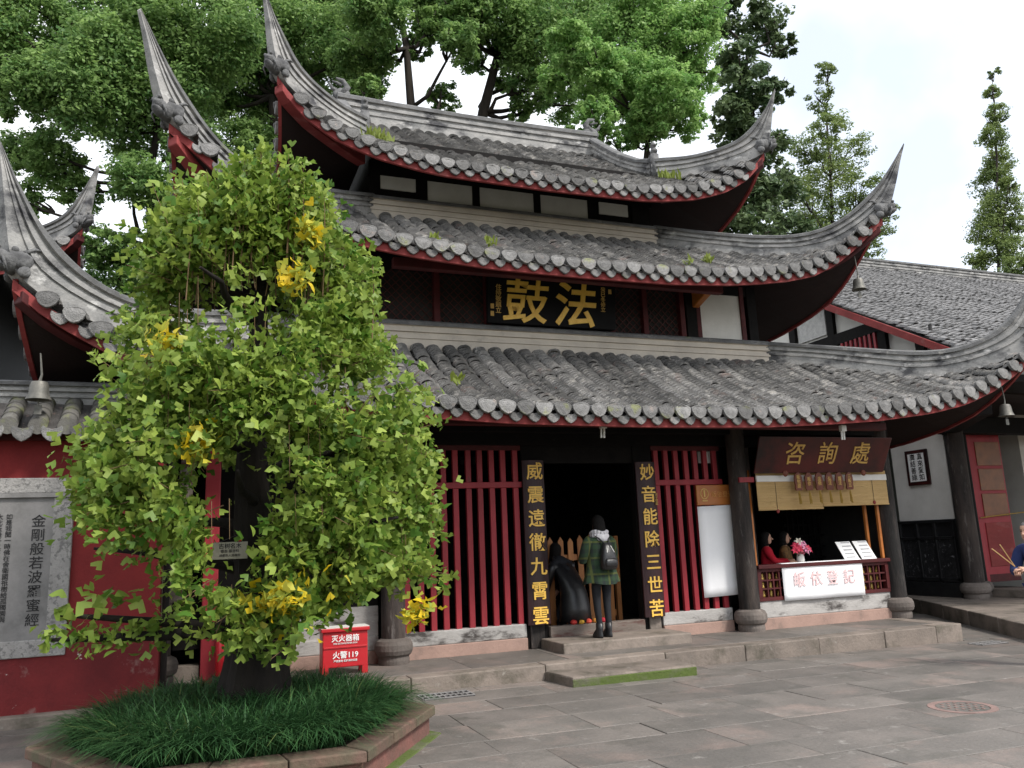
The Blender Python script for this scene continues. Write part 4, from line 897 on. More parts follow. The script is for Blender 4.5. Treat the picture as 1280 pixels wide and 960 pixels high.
# ================================================================== fire box
fb = empty('fire_box', (1.735, 10.65, PZ), 'red metal fire extinguisher box with white lettering standing beside the column base', 'fire box')
MB().box(1.46, 2.01, 10.5, 10.78, .30, .72).build('body', REDBOX, fb, bevel=.012); MB().box(1.44, 2.03, 10.47, 10.80, .72, .765).build('lid', REDBOX, fb, bevel=.008)
MB().box(1.44, 2.03, 10.48, 10.80, .766, .772).build('lid_top', LIGHTW, fb)
MB().box(1.47, 2.0, 10.488, 10.50, .525, .545).build('flap_edge', REDBOX, fb, bevel=.003)
for a in (1.46, 1.94):
    for b_y in (10.5, 10.71): MB().box(a, a + .07, b_y, b_y + .07, PZ, .31).build('foot', REDBOX, fb)
text('灭火器箱', .085, WHITEP, fb, (1.735, 10.496, .635), bold=.012, ext=.003); text('FIRE EXTINGUISHER BOX', .026, WHITEP, fb, (1.735, 10.496, .58), bold=.006, ext=.003)
text('火警119', .09, WHITEP, fb, (1.735, 10.496, .44), bold=.012, ext=.003); text('严禁挪用 爱护消防设施', .028, WHITEP, fb, (1.735, 10.496, .375), bold=.006, ext=.003)

# ================================================================== planter, lilyturf, ginkgo
PC = (.42, 7.56); PR = 1.62; TH0 = rad(-2.4)
pln = empty('hexagonal_planter', (PC[0], PC[1], .05), 'low hexagonal planter with red-brown stone coping round the ginkgo', 'planter')
def hexpt(k, r, z): a = TH0 + k * math.pi / 3; return (PC[0] + r * math.cos(a), PC[1] + r * math.sin(a), z)
for k in range(6):
    MB().hexa([hexpt(k, PR - .22, -.1), hexpt(k, PR - .06, -.1), hexpt(k + 1, PR - .06, -.1), hexpt(k + 1, PR - .22, -.1), hexpt(k, PR - .22, .225), hexpt(k, PR - .06, .225), hexpt(k + 1, PR - .06, .225), hexpt(k + 1, PR - .22, .225)]).build('wall', PLANTW, pln)
    # coping stones: three a side
    for j in range(3):
        a0, a1 = j / 3 + .003, (j + 1) / 3 - .003; L_ = lambda t, r, z: tuple(np.array(hexpt(k, r, z)) * (1 - t) + np.array(hexpt(k + 1, r, z)) * t)
        dz = random.uniform(-.004, .004); zt = .308 + dz
        MB().hexa([L_(a0, PR - .27, .225), L_(a0, PR, .225), L_(a1, PR, .225), L_(a1, PR - .27, .225), L_(a0, PR - .27, zt), L_(a0, PR, zt), L_(a1, PR, zt), L_(a1, PR - .27, zt)]).build('coping_stone', COPING, pln, bevel=.012)
    MB().hexa([hexpt(k, PR - .1, -.1), hexpt(k, PR + .06, -.1), hexpt(k + 1, PR + .06, -.1), hexpt(k + 1, PR - .1, -.1), hexpt(k, PR - .1, .075), hexpt(k, PR + .05, .07), hexpt(k + 1, PR + .05, .07), hexpt(k + 1, PR - .1, .075)]).build('footing', STONEG, pln, bevel=.01)
sl = MB(); sl.add([hexpt(k, PR - .2, .27) for k in range(6)] + [(PC[0], PC[1], .36)], [(k, (k + 1) % 6, 6) for k in range(6)]); sl.build('soil', SOIL, pln)
# lilyturf mound
NB = 15000
ang = rng.uniform(0, 2 * np.pi, NB); rr = (PR - .30) * np.sqrt(rng.uniform(0, 1, NB)) * (0.90 + .10 * np.abs(np.sin(3 * (ang - TH0)) ) * -1 + .08)
bx, by = PC[0] + rr * np.cos(ang), PC[1] + rr * np.sin(ang)
tuft = rng.integers(0, 520, NB); tx = rng.uniform(-.05, .05, (520, 2)); bz = .28 + .05 * (1 - rr / PR)
az_ = rng.uniform(0, 2 * np.pi, NB); outb = np.where(rr > PR * .60, 1.5, .25)
dirx = np.cos(az_) + outb * np.cos(ang) * .8; diry = np.sin(az_) + outb * np.sin(ang) * .8; nn = np.hypot(dirx, diry) + 1e-6; dirx /= nn; diry /= nn
Lb = rng.uniform(.30, .52, NB); wv = rng.uniform(.004, .0075, NB); lean_ = rng.uniform(.5, 1.1, NB) + np.where(rr > PR * .66, .25, 0)
sg = 4; V = np.zeros((NB, (sg + 1) * 2, 3)); t = np.linspace(0, 1, sg + 1)
for i, q in enumerate(t):
    h_ = Lb * (q * 1.0 - .62 * lean_ * q ** 2.2); o_ = Lb * lean_ * (.25 * q + .55 * q ** 2); wq = wv * (1 - .85 * q ** 2)
    cx_, cy_, cz_ = bx + dirx * o_, by + diry * o_, bz + h_
    V[:, 2 * i] = np.stack([cx_ - diry * wq, cy_ + dirx * wq, cz_], 1); V[:, 2 * i + 1] = np.stack([cx_ + diry * wq, cy_ - dirx * wq, cz_], 1)
def np_mesh(name, V, quads, tone, m):
    """V (n,k,3), quads (f,4) per item"""
    n, k = V.shape[:2]; q = len(quads); me = bpy.data.meshes.new(name)
    me.vertices.add(n * k); me.vertices.foreach_set('co', V.reshape(-1).astype(np.float32))
    ls = quads.shape[1]; idx = (quads[None] + (np.arange(n) * k)[:, None, None]).reshape(-1).astype(np.int32)
    me.loops.add(len(idx)); me.loops.foreach_set('vertex_index', idx); me.polygons.add(n * q)
    me.polygons.foreach_set('loop_start', np.arange(0, len(idx), ls, dtype=np.int32)); me.polygons.foreach_set('loop_total', np.full(n * q, ls, dtype=np.int32))
    at = me.attributes.new('tone', 'FLOAT', 'POINT'); at.data.foreach_set('value', np.repeat(tone, k).astype(np.float32))
    me.materials.append(m); me.update(); me.validate(); return me
GRASS = leafmat('lilyturf_blade', (.020, .062, .022), (.060, .150, .050), (.24, .24, .08), .3, .45)
gq = np.array([[2 * i, 2 * i + 1, 2 * i + 3, 2 * i + 2] for i in range(sg)])
lt = link('lilyturf', np_mesh('lilyturf', V, gq, rng.uniform(0, 1, NB) ** 1.3 * .95, GRASS)); kind(lt, 'stuff', 'dense dark green lilyturf mound filling the hexagonal planter', 'grass')

# ginkgo
gk = empty('ginkgo_tree', (PC[0] + .05, PC[1] + .05, .3), 'leafy green ginkgo with a few yellow tufts growing in the hexagonal planter', 'tree')
GX, GY = PC[0] + .05, PC[1] + .1
def wob(p0, p1, n, a): 
    P = [Vector(p0).lerp(Vector(p1), i / n) for i in range(n + 1)]
    for i in range(1, n): P[i] += Vector((random.uniform(-a, a), random.uniform(-a, a), random.uniform(-a, a) * .5))
    return P
tk = MB(); tz = np.linspace(.2, 4.6, 40); tr_ = np.interp(tz, [.2, .4, .7, 1.1, 1.8, 2.7, 3.6, 4.6], [.40, .31, .25, .21, .16, .12, .085, .03]); sgk = 26; tv = []
for q, (z, r) in enumerate(zip(tz, tr_)):
    for k in range(sgk):
        a = 2 * math.pi * k / sgk; f_ = 1 + .16 * math.sin(a * 5 + .5 * math.sin(z * 2)) * min(1, 1.2 / (z + .3)) + .07 * math.sin(a * 9 + z * 3) + random.uniform(-.05, .05)
        tv.append((GX + .03 * math.sin(z * 1.7) + r * f_ * math.cos(a), GY + .02 * math.cos(z * 2) + r * f_ * math.sin(a), z))
tk.add(tv, [(q * sgk + k, q * sgk + (k + 1) % sgk, (q + 1) * sgk + (k + 1) % sgk, (q + 1) * sgk + k) for q in range(39) for k in range(sgk)])
shade_auto(tk.build('trunk', BARK, gk), 60)
# crown outline: z -> half extents measured either side of the trunk (left, right, depth)
prof = [(1.05, 1.45, 1.2, .7), (1.35, 1.4, 1.5, .95), (1.72, 1.5, 1.55, 1.0), (2.0, 1.55, 1.62, 1.05), (2.35, 1.42, 1.66, 1.1), (2.64, 1.35, 1.68, 1.1), (2.93, 1.27, 1.64, 1.1), (3.2, 1.28, 1.52, 1.05), (3.5, 1.08, 1.22, 1.0), (3.83, 1.14, 1.2, .95), (4.2, 1.08, 1.02, .85), (4.55, .98, .76, .75), (4.8, .60, .62, .55), (5.0, .2, .45, .35), (5.25, .05, .05, .1)]
pz_ = [p[0] for p in prof]
def ext(z, i): return float(np.interp(z, pz_, [p[i] for p in prof])) * (float(np.interp(z, [1, 3, 3.6, 4.4, 5.2], [.93, .93, .86, .74, .6])) if i < 3 else float(np.interp(z, [1, 3, 4.2, 5.2], [1, .95, .7, .5])))
limbs = []; 
for (z, a, l) in [(1.05, 3.35, 1.5), (1.6, .4, 1.2), (1.9, 2.6, 1.2), (2.1, 4.5, .9), (2.4, -.5, 1.3), (2.6, 3.5, 1.1), (2.9, 1.3, .8), (3.1, 5.2, 1.0), (3.3, 2.9, 1.1), (3.5, .2, 1.0), (3.8, 4.1, .9), (4.0, 3.2, .9), (4.1, -.4, .8), (4.4, 1.8, .6), (1.55, 3.0, 1.3), (1.7, 5.6, 1.4)]:
    p0 = Vector((GX, GY, z)); p1 = p0 + Vector((math.cos(a) * l, math.sin(a) * l, .25)); P = wob(p0, p1, 4, .05); mm = MB(); mm.tube(P, [.07 if z < 2 else .05, .045, .035, .025, .012], 7); mm.build('limb', BARK, gk, smooth=True); limbs.append(p1)
LEAFV = np.array([(0, 0, 0), (.030, .006, .030), (.066, -.006, .070), (.034, .010, .098), (.004, -.004, .066), (-.030, .010, .100), (-.066, -.006, .072), (-.030, .006, .030)], float)
LEAFQ = np.array([[0, 1, 2, 3], [0, 3, 4, 4], [0, 4, 5, 5], [0, 5, 6, 7]])
LQ = np.array([[0, 1, 2, 3], [0, 3, 4, 5], [0, 5, 6, 7]])
def orient(n, up_bias, rngs):
    d = rngs.normal(size=(n, 3)); return d / np.linalg.norm(d, axis=1, keepdims=True)
P_, D_, T_, S_ = [], [], [], []
shoots = MB(); nsh = 0
def add_leaves(c, n, spread, yellow=False, up=0.0, outv=(0, 0, 0), size=1.0):
    c = np.array(c); p = c + rng.normal(size=(n, 3)) * spread; P_.append(p)
    d = rng.normal(size=(n, 3)) * .75 + np.array(outv) * 1.0 + np.array([0, 0, -.25 + up]); D_.append(d / np.linalg.norm(d, axis=1, keepdims=True))
    T_.append(rng.uniform(.90, 1.0, n) if yellow else np.clip(rng.uniform(0, .62) + rng.uniform(-.1, .28, n), 0, .88)); S_.append(rng.uniform(.75, 1.2, n) * size)
yel = [atY(370, 350, 6.85), atY(247, 552, 6.75), atY(205, 428, 6.9), atY(352, 745, 6.7), atY(520, 765, 6.9), atY(385, 290, 7.0)]
# tiers: dense leafy pads with dark gaps between
count = 0; tries = 0
while count < 1250 and tries < 16000:
    tries += 1
    z = rng.uniform(1.15, 5.3); a = rng.uniform(0, 2 * math.pi); q = rng.uniform(.35, 1.0) ** .55
    ex_ = ext(z, 1) if math.cos(a) < 0 else ext(z, 2); x = GX + math.cos(a) * ex_ * q; yy = GY + math.sin(a) * ext(z, 3) * q
    if math.sin(a) > .35 and rng.uniform() < .7: continue                         # fewer on the far side
    # clumpiness
    cl_ = math.sin(x * 3.1 + 1.0) * math.sin(z * 4.6 + .6 * math.sin(x * 2.2)) + .5 * math.sin(yy * 4 + z * 2)
    if cl_ < -.02 and z < 4.4 and not (x > GX + .25 and 1.25 < z < 2.5): continue
    # lower left: only a low branch, wall shows above it
    if x < GX - .62 and 1.34 < z < 1.83: continue
    if x < GX - .40 and z < 1.36: continue
    if -.40 < x - GX < .02 and z < 2.2 and (z > 1.45 or rng.uniform() < .5): continue      # trunk and sign show
    if x > GX + .5 and z < 1.42: continue
    count += 1
    o_ = np.array([math.cos(a), math.sin(a) * 1.0, .1]); top = z > 3.9
    ln = rng.uniform(.25, .6) if top else rng.uniform(.12, .35)
    dr = np.array([rng.normal() * .15 + .35 * math.cos(a), rng.normal() * .15 + .35 * math.sin(a), .9 if top or rng.uniform() < .35 else -.1]); dr /= np.linalg.norm(dr)
    b0 = np.array([x, yy, z]); b1 = b0 + dr * ln
    if b1[2] > 5.1: continue
    m_ = 22 if not top else 17
    for s in np.linspace(0, 1, 6): add_leaves(b0 + dr * ln * s, m_ // 5, .07, False, .0, o_ * .9, .76)
    if rng.uniform() < .3: shoots.tube([b0 - dr * .15, b0 + dr * ln * .5, b1 + dr * .05], [.005, .004, .002], 4, cap=False)
for i in range(46):
    x = GX + rng.uniform(-.30, .80); z = rng.uniform(.98, 1.40) if x < GX + .25 else rng.uniform(1.38, 1.7); yy = GY - rng.uniform(.35, .85); b0 = np.array([x, yy, z]); dr = np.array([rng.normal() * .5, -.3, rng.uniform(-.2, .5)]); dr /= np.linalg.norm(dr)
    for s in np.linspace(0, .25, 4): add_leaves(b0 + dr * s, 5, .06, False, 0, (0, -.8, 0), .76)
    shoots.tube([b0 - dr * .15, b0 + dr * .26], [.005, .002], 4, cap=False)
for yv in yel: add_leaves(yv, 60, .065, True, 0, (-.1, -1, 0), .85)
add_leaves(atY(375, 735, 6.75), 34, .14, True, 0, (-.1, -1, 0), .8); add_leaves(atY(320, 760, 6.8), 16, .07, True, 0, (0, -1, 0), .9)
# the low branch reaching out over the wall
lb = wob((GX, GY, 1.05), (-1.02, 7.3, 1.12), 6, .03); MB().tube(lb, [.07, .06, .05, .045, .035, .025, .012], 7).build('limb', BARK, gk, smooth=True)
for s in np.linspace(.30, 1.0, 14): 
    p = np.array(lb[0].lerp(lb[-1], s)); add_leaves(p + np.array([0, 0, .03]), 14, .06, False, 0, (-.3, -.6, .1), .74)
for s in np.linspace(.7, 1.0, 4): p = np.array(lb[0].lerp(lb[-1], s)) + np.array([.12, -.02, .28]); add_leaves(p, 7, .06)
for i in range(54):                                                      # long upright shoots on top
    x = GX + .05 + rng.normal() * .42; z0 = 4.75 - .75 * abs(x - GX) ** 1.2; yy = GY - rng.uniform(.0, .6); h_ = rng.uniform(.25, .6) * (1.2 - .5 * abs(x - GX))
    shoots.tube([(x, yy, z0 - .5), (x + .02, yy, z0), (x + .01, yy, z0 + h_)], [.006, .005, .002], 4, cap=False)
    for s in np.linspace(0, 1, 7): add_leaves((x + .01, yy, z0 - .2 + (h_ + .2) * s), 6, .045 * (1.3 - s * .7), size=.72)
for i in range(120):                                                     # stray sprigs breaking the outline
    z = rng.uniform(1.9, 4.7); a = rng.uniform(math.pi * .95, 2.05 * math.pi); ex_ = ext(z, 1) if math.cos(a) < 0 else ext(z, 2); b0 = np.array([GX + math.cos(a) * ex_ * .9, GY + math.sin(a) * ext(z, 3) * .9, z]); dr = np.array([math.cos(a) * .9 + rng.normal() * .2, math.sin(a) * .6, rng.uniform(-.35, .7)]); dr /= np.linalg.norm(dr); ln = rng.uniform(.2, .42)
    if z < 2.1 and math.cos(a) < 0: continue
    shoots.tube([b0, b0 + dr * ln], [.004, .002], 4, cap=False)
    for s in np.linspace(.3, 1.05, 5): add_leaves(b0 + dr * ln * s, 3, .03, size=.72)
for i in range(40):                                                      # fine hanging stems
    a = rng.uniform(math.pi, 2 * math.pi); z = rng.uniform(1.8, 4.3); ex_ = ext(z, 1) if math.cos(a) < 0 else ext(z, 2); x = GX + math.cos(a) * ex_ * .97; yy = GY + math.sin(a) * ext(z, 3) * .99
    shoots.tube([(x, yy, z), (x + .01, yy - .01, z - rng.uniform(.2, .5))], [.003, .002], 4, cap=False)
P_ = np.concatenate(P_); D_ = np.concatenate(D_); T_ = np.concatenate(T_); S_ = np.concatenate(S_)
def leaf_frames(D, rg):
    r = rg.normal(size=D.shape); xax = np.cross(D, r); xax /= np.linalg.norm(xax, axis=1, keepdims=True); yax = np.cross(D, xax); return xax, yax
xa, ya = leaf_frames(D_, rng)
order = np.argsort(P_[:, 1] + rng.uniform(0, .9, len(P_))); big = order[:280]; rest = order[280:]
def leaf_verts(ix): 
    L0 = LEAFV[None] * S_[ix][:, None, None]; return P_[ix][:, None] + L0[:, :, 0:1] * xa[ix][:, None] + L0[:, :, 1:2] * ya[ix][:, None] + L0[:, :, 2:3] * D_[ix][:, None]
GLEAF = leafmat('ginkgo_leaf', (.075, .175, .022), (.39, .48, .095), (.80, .57, .020), .42, .5)
cr_ = link('crown', np_mesh('crown', leaf_verts(rest), LQ, T_[rest], GLEAF), gk); kind(cr_, 'stuff')
tones = np.linspace(0, 1, 9); lms = [np_mesh('leaf', LEAFV[None], LQ, np.array([tt]), GLEAF) for tt in tones]
for ix in big:
    M = Matrix((( *[xa[ix][0], ya[ix][0], D_[ix][0]], P_[ix][0]), (xa[ix][1], ya[ix][1], D_[ix][1], P_[ix][1]), (xa[ix][2], ya[ix][2], D_[ix][2], P_[ix][2]), (0, 0, 0, 1)))
    o = link('leaf', lms[int(round(T_[ix] * 8))], gk); s = float(S_[ix]); o.matrix_basis = M @ Matrix.Scale(s, 4)
shoots.build('shoots', TWIG, gk)['kind'] = 'stuff'
# tree tag
sgn = empty('tree_sign', (.255, 7.30, 1.66), 'small beige metal plate hung on the ginkgo trunk', 'sign')
BEIGE = mat('beige_plate', (.36, .335, .27), .6, .2, 6)
MB().box(.115, .395, 7.30, 7.31, 1.665, 1.805).build('plate', BEIGE, sgn, bevel=.003); MB().tube([(.16, 7.31, 1.80), (.3, 7.46, 1.86), (.36, 7.31, 1.80)], .004, 4).build('wire', IRON, sgn)
text('古树名木', .045, INK, sgn, (.255, 7.297, 1.77), bold=.01, ext=.001); text('银杏 银杏科', .028, INK, sgn, (.255, 7.297, 1.73), bold=.005, ext=.001); text('成都市人民政府', .024, INK, sgn, (.255, 7.297, 1.695), bold=.005, ext=.001)
MB().ball((.33, 7.30, 1.825), (.022, .02, .022), 2).build('red_clip', REDBOX, sgn)

# ================================================================== RIGHT: gallery
ga = empty('side_gallery', (15.0, 13.0, 0), 'dark timber gallery with white wall panel, black carved panels and red door', 'building')
gp = MB(); GP = [(14.75, 14.5), (11.78, 9.36), (9.6, 5.6), (12.5, 4.0), (24, 9.0), (24, 16), (14.75, 16)]
K = len(GP); gp.add([(x, yy, -.3) for x, yy in GP] + [(x, yy, .196) for x, yy in GP], [tuple(range(K, 2 * K))] + [(k, (k + 1) % K, K + (k + 1) % K, K + k) for k in range(K)])
gpo = gp.build('gallery_floor', STONE, ga)
A_, B_ = np.array([14.75, 14.5]), np.array([9.6, 5.6]); nseg = 8; nrm = np.array([-(B_ - A_)[1], (B_ - A_)[0]]); nrm = nrm / np.linalg.norm(nrm)
if nrm[0] > 0: nrm = -nrm
for k in range(nseg):
    a, b = A_ + (B_ - A_) * (k / nseg + .0008), A_ + (B_ - A_) * ((k + 1) / nseg - .0008); i_ = -nrm * .3; o_ = nrm * .02; dz = random.uniform(-.006, .004)
    MB().hexa([(*(a + o_), -.3), (*(b + o_), -.3), (*(b + i_), -.3), (*(a + i_), -.3), (*(a + o_), .2 + dz), (*(b + o_), .2 + dz), (*(b + i_), .2 + dz), (*(a + i_), .2 + dz)]).build('kerb_stone', STONE, gpo, bevel=.02)
MB().hexa([(15.6, 12.2, .19), (19, 10.2, .19), (19, 12.6, .19), (15.6, 13.0, .19), (15.6, 12.2, .36), (19, 10.2, .36), (19, 12.6, .36), (15.6, 13.0, .36)]).build('door_step', STONE, ga, bevel=.02)
XG = 15.0
MB().box(XG, XG + .12, 13.08, 14.55, 1.83, 3.72).build('white_panel', PWHITE, ga)
fr = MB().box(XG - .05, XG - .002, 13.53, 14.13, 2.60, 3.38).build('picture_frame', MAROON, ga, bevel=.01)
MB().box(XG - .056, XG - .045, 13.61, 14.05, 2.68, 3.30).build('calligraphy_sheet', PAPER, fr)
RG = (math.pi / 2, 0, -math.pi / 2)
text('真\n來\n愛\n如', .15, INK, fr, (XG - .058, 13.72, 2.99), RG, ext=.001, bold=.008); text('廣\n結\n善\n緣', .15, INK, fr, (XG - .058, 13.92, 2.99), RG, ext=.001, bold=.008)
MB().box(XG - .0, XG + .1, 13.08, 14.6, .2, 1.83).build('panel_backing', BLACKP, ga)
for z0, z1 in [(.2, .50), (.52, .60), (1.40, 1.47), (1.76, 1.83)]: MB().box(XG - .05, XG + .02, 13.1, 14.6, z0, z1).build('panel_rail', BLACKP, ga, bevel=.01)
CARVB = mat('carved_openwork', (.03, .03, .032), .28, .3, 8, (.012, .012, .013), [((.30, .30, .31), 17, .60, .66)], .8, 22, spec=.7)
for k in range(4): MB().box(XG - .05, XG + .02, 13.1 + k * .475, 13.17 + k * .475, .5, 1.8).build('panel_stile', BLACKP, ga, bevel=.01)
for k in range(3):
    o = MB().box(XG - .02, XG + .01, 13.18 + k * .475, 13.57 + k * .475, .60, 1.40).build('carved_panel', CARVB, ga)
column(15.05, 12.86, .19, .19, 4.2, ga, WOOD, rb=.29); column(15.44, 13.1, .17, .19, 4.2, ga, DARK)
MB().box(14.8, 24, 12.75, 13.05, 3.62, 3.98).build('gallery_beam', DARK, ga, bevel=.02)
MB().hexa([(13.0, 10.6, 3.62), (13.2, 10.4, 3.62), (15.2, 12.9, 3.62), (15.0, 13.1, 3.62), (13.0, 10.6, 3.85), (13.2, 10.4, 3.85), (15.2, 12.9, 3.85), (15.0, 13.1, 3.85)]).build('cantilever_beam', DARK, ga)
MB().box(14.9, 24, 11.6, 17.5, 4.25, 4.33).build('gallery_ceiling', SOFF, ga)
gr_ = [(14.45, 11.9), (13.75, 10.3), (15.6, 8.6), (24, 8.6), (24, 17.6), (14.45, 17.6)]
gm_ = MB(); K = len(gr_); gm_.add([(x, yy, 4.06 + .06 * (yy - 8)) for x, yy in gr_] + [(x, yy, 4.18 + .06 * (yy - 8)) for x, yy in gr_], [tuple(range(K - 1, -1, -1)), tuple(range(K, 2 * K))] + [(k, (k + 1) % K, K + (k + 1) % K, K + k) for k in range(K)]); gm_.build('gallery_shade_roof', DARK, ga)  # unseen roof slab, its overhang stretched outwards to shade the gallery from the sun
MB().box(15.0, 24, 15.5, 15.6, .19, 4.3).build('back_wall', TEAL, ga); MB().box(14.85, 14.95, 14.6, 17, .19, 4.3).build('end_wall', DARK, ga)
MB().box(11.3, 15.0, 15.4, 15.5, -.1, 4.6).build('link_wall', DARK, ga)
dl = MB().box(15.98, 16.92, 13.28, 13.34, .5, 3.66).build('door_leaf', REDB, ga, bevel=.01)
for z0, z1 in [(1.85, 2.35), (2.42, 2.90), (2.97, 3.50)]: MB().box(16.12, 16.86, 13.262, 13.28, z0, z1).build('door_panel', DOORO, dl, bevel=.008)
MB().box(16.10, 16.86, 13.262, 13.28, .78, 1.72).build('lower_panel', FASC, dl, bevel=.008)
MB().box(15.98, 16.92, 13.255, 13.27, .46, .62).build('kick_rail', DRED, dl)
MB().box(15.85, 15.98, 13.25, 13.4, .19, 3.7).build('door_frame', REDB, ga)
MB().tube([(15.9, 13.2, 1.83), (17.6, 13.1, 1.95)], .012, 6).build('rope', TASS, ga)
MB().box(17.45, 17.85, 15.42, 15.48, 2.3, 3.1).build('wall_picture', DARK, ga)

# ================================================================== far hall on the right
hl = empty('far_hall', (22, 22, 0), 'grey-tiled hall with white timber-framed gable rising behind the gallery', 'building')
XH = 18.0; YR, ZR = 26.2, 12.75; YE = 13.4; SL = .585; ZE = ZR - (YR - YE) * SL
MB().hexa([(XH - .25, YE, ZE - .12), (42, YE, ZE - .12), (42, YR, ZR - .12), (XH - .25, YR, ZR - .12), (XH - .25, YE, ZE), (42, YE, ZE), (42, YR, ZR), (XH - .25, YR, ZR)]).build('roof', DECK, hl)
MB().hexa([(XH - .25, YR, ZR - .12), (42, YR, ZR - .12), (42, 38, 6), (XH - .25, 38, 6), (XH - .25, YR, ZR), (42, YR, ZR), (42, 38, 6.12), (XH - .25, 38, 6.12)]).build('rear_roof', GREY_ROOF, hl)
rfo = [o for o in hl.children if o.name.startswith('roof')][0]
rows = []
for v in range(4):
    m = MB(); tile_row_geo(m, (0, YE - .03, ZE + .05), (0, YR, ZR + .05), .0, (1, 0, 0), r=.120, step=.15, seg=4, jit=2.6); rows.append(m.mesh('tile_row', False, [GREY_ROOF]))
for k in range(86):
    link('tile_row', rows[random.randrange(4)], rfo, (XH - .12 + k * .265, 0, random.uniform(-.015, .015)))
ridge_loft([(XH - .2, YR, ZR + .55), (42, YR, ZR + .55)], [(XH - .2, YR, ZR - .02), (42, YR, ZR - .02)], [.3, .3], 'ridge', hl, mats=(RIDGE, COPE))
MB().hexa([(XH - .32, YE, ZE - .22), (XH - .25, YE, ZE - .22), (XH - .25, YR, ZR - .22), (XH - .32, YR, ZR - .22), (XH - .32, YE, ZE + .0), (XH - .25, YE, ZE + .0), (XH - .25, YR, ZR + .0), (XH - .32, YR, ZR + .0)]).build('verge_board', FASC, hl)
gw = MB(); gw.add([(XH + .35, YE + .5, 0), (XH + .35, YR, 0), (XH + .35, YR, ZR - .1), (XH + .35, YE + .5, ZE + .15)], [(0, 3, 2, 1)]); gw.build('gable_wall', PWHITE, hl)
gw = MB(); gw.add([(XH + .35, YE + .5, 0), (42, YE + .5, 0), (42, YE + .5, ZE + .2), (XH + .35, YE + .5, ZE + .2)], [(0, 1, 2, 3)]); gw.build('front_wall', PWHITE, hl)
for px in (992, 1041, 1104, 1150, 940):
    yy = atX(px, 420, XH + .3)[1]; MB().box(XH + .22, XH + .36, yy - .14, yy + .14, 0, ZR - (YR - yy) * SL - .05).build('gable_post', DARK, hl)
zt = atX(1064, 418, XH + .3)[2]; MB().box(XH + .2, XH + .36, atX(1106, 410, XH + .3)[1], 22.0, zt - .2, zt + .14).build('tie_beam', DARK, hl)
ya, yb_ = atX(1037, 420, XH + .3)[1], atX(996, 420, XH + .3)[1]
RELF = mat('relief_plaster', (.60, .59, .57), .9, .2, 9, (.44, .43, .42), None, .9, 12); MB().box(XH + .28, XH + .34, ya + .1, yb_ - .1, zt + .25, zt + 1.2).build('relief_panel', RELF, hl)
ya, yb_ = atX(1100, 430, XH + .3)[1], atX(1052, 430, XH + .3)[1]
MB().box(XH + .26, XH + .34, ya, yb_, zt - 1.3, zt - .2).build('window_void', INTERIOR, hl)
for k in range(8): yy = ya + (yb_ - ya) * (k + .5) / 8; MB().box(XH + .2, XH + .26, yy - .04, yy + .04, zt - 1.3, zt - .2).build('window_bar', REDB, hl)
lp = atX(1165, 425, XH + .1); MB().tube([(XH + .1, lp[1], lp[2] + .4), (XH + .1, lp[1], lp[2] - .1)], .05, 8).build('wall_lamp', IRON, hl)

# ================================================================== pavilion corner behind the red wall
pv = empty('rear_pavilion', (-6.74, 21, 0), 'small pavilion with upturned tiled corner and red beam behind the red wall', 'pavilion')
sh = -.62
R4 = Roof('pavilion_roof', -6.70, 2.85, 2.5, 4.40, 3.9, 8.62 + sh, [(a, z + sh) for a, z in T3.hip], [(a, z + sh) for a, z in T3.eave], sag=.07, gable=10.36 + sh); R4.cy = 21.0
D4 = R4.build(pv); corner_set(R4, D4, [(0, 9.06 + sh), (.35, 8.95 + sh), (.6, 8.98 + sh), (.79, 9.07 + sh), (.92, 9.28 + sh), (1.06, 9.62 + sh), (1.15, 9.99 + sh)], .19)
MB().box(-9.4, -4.0, 18.6, 23.4, 0, 8.0).build('pavilion_wall', DARK, pv)

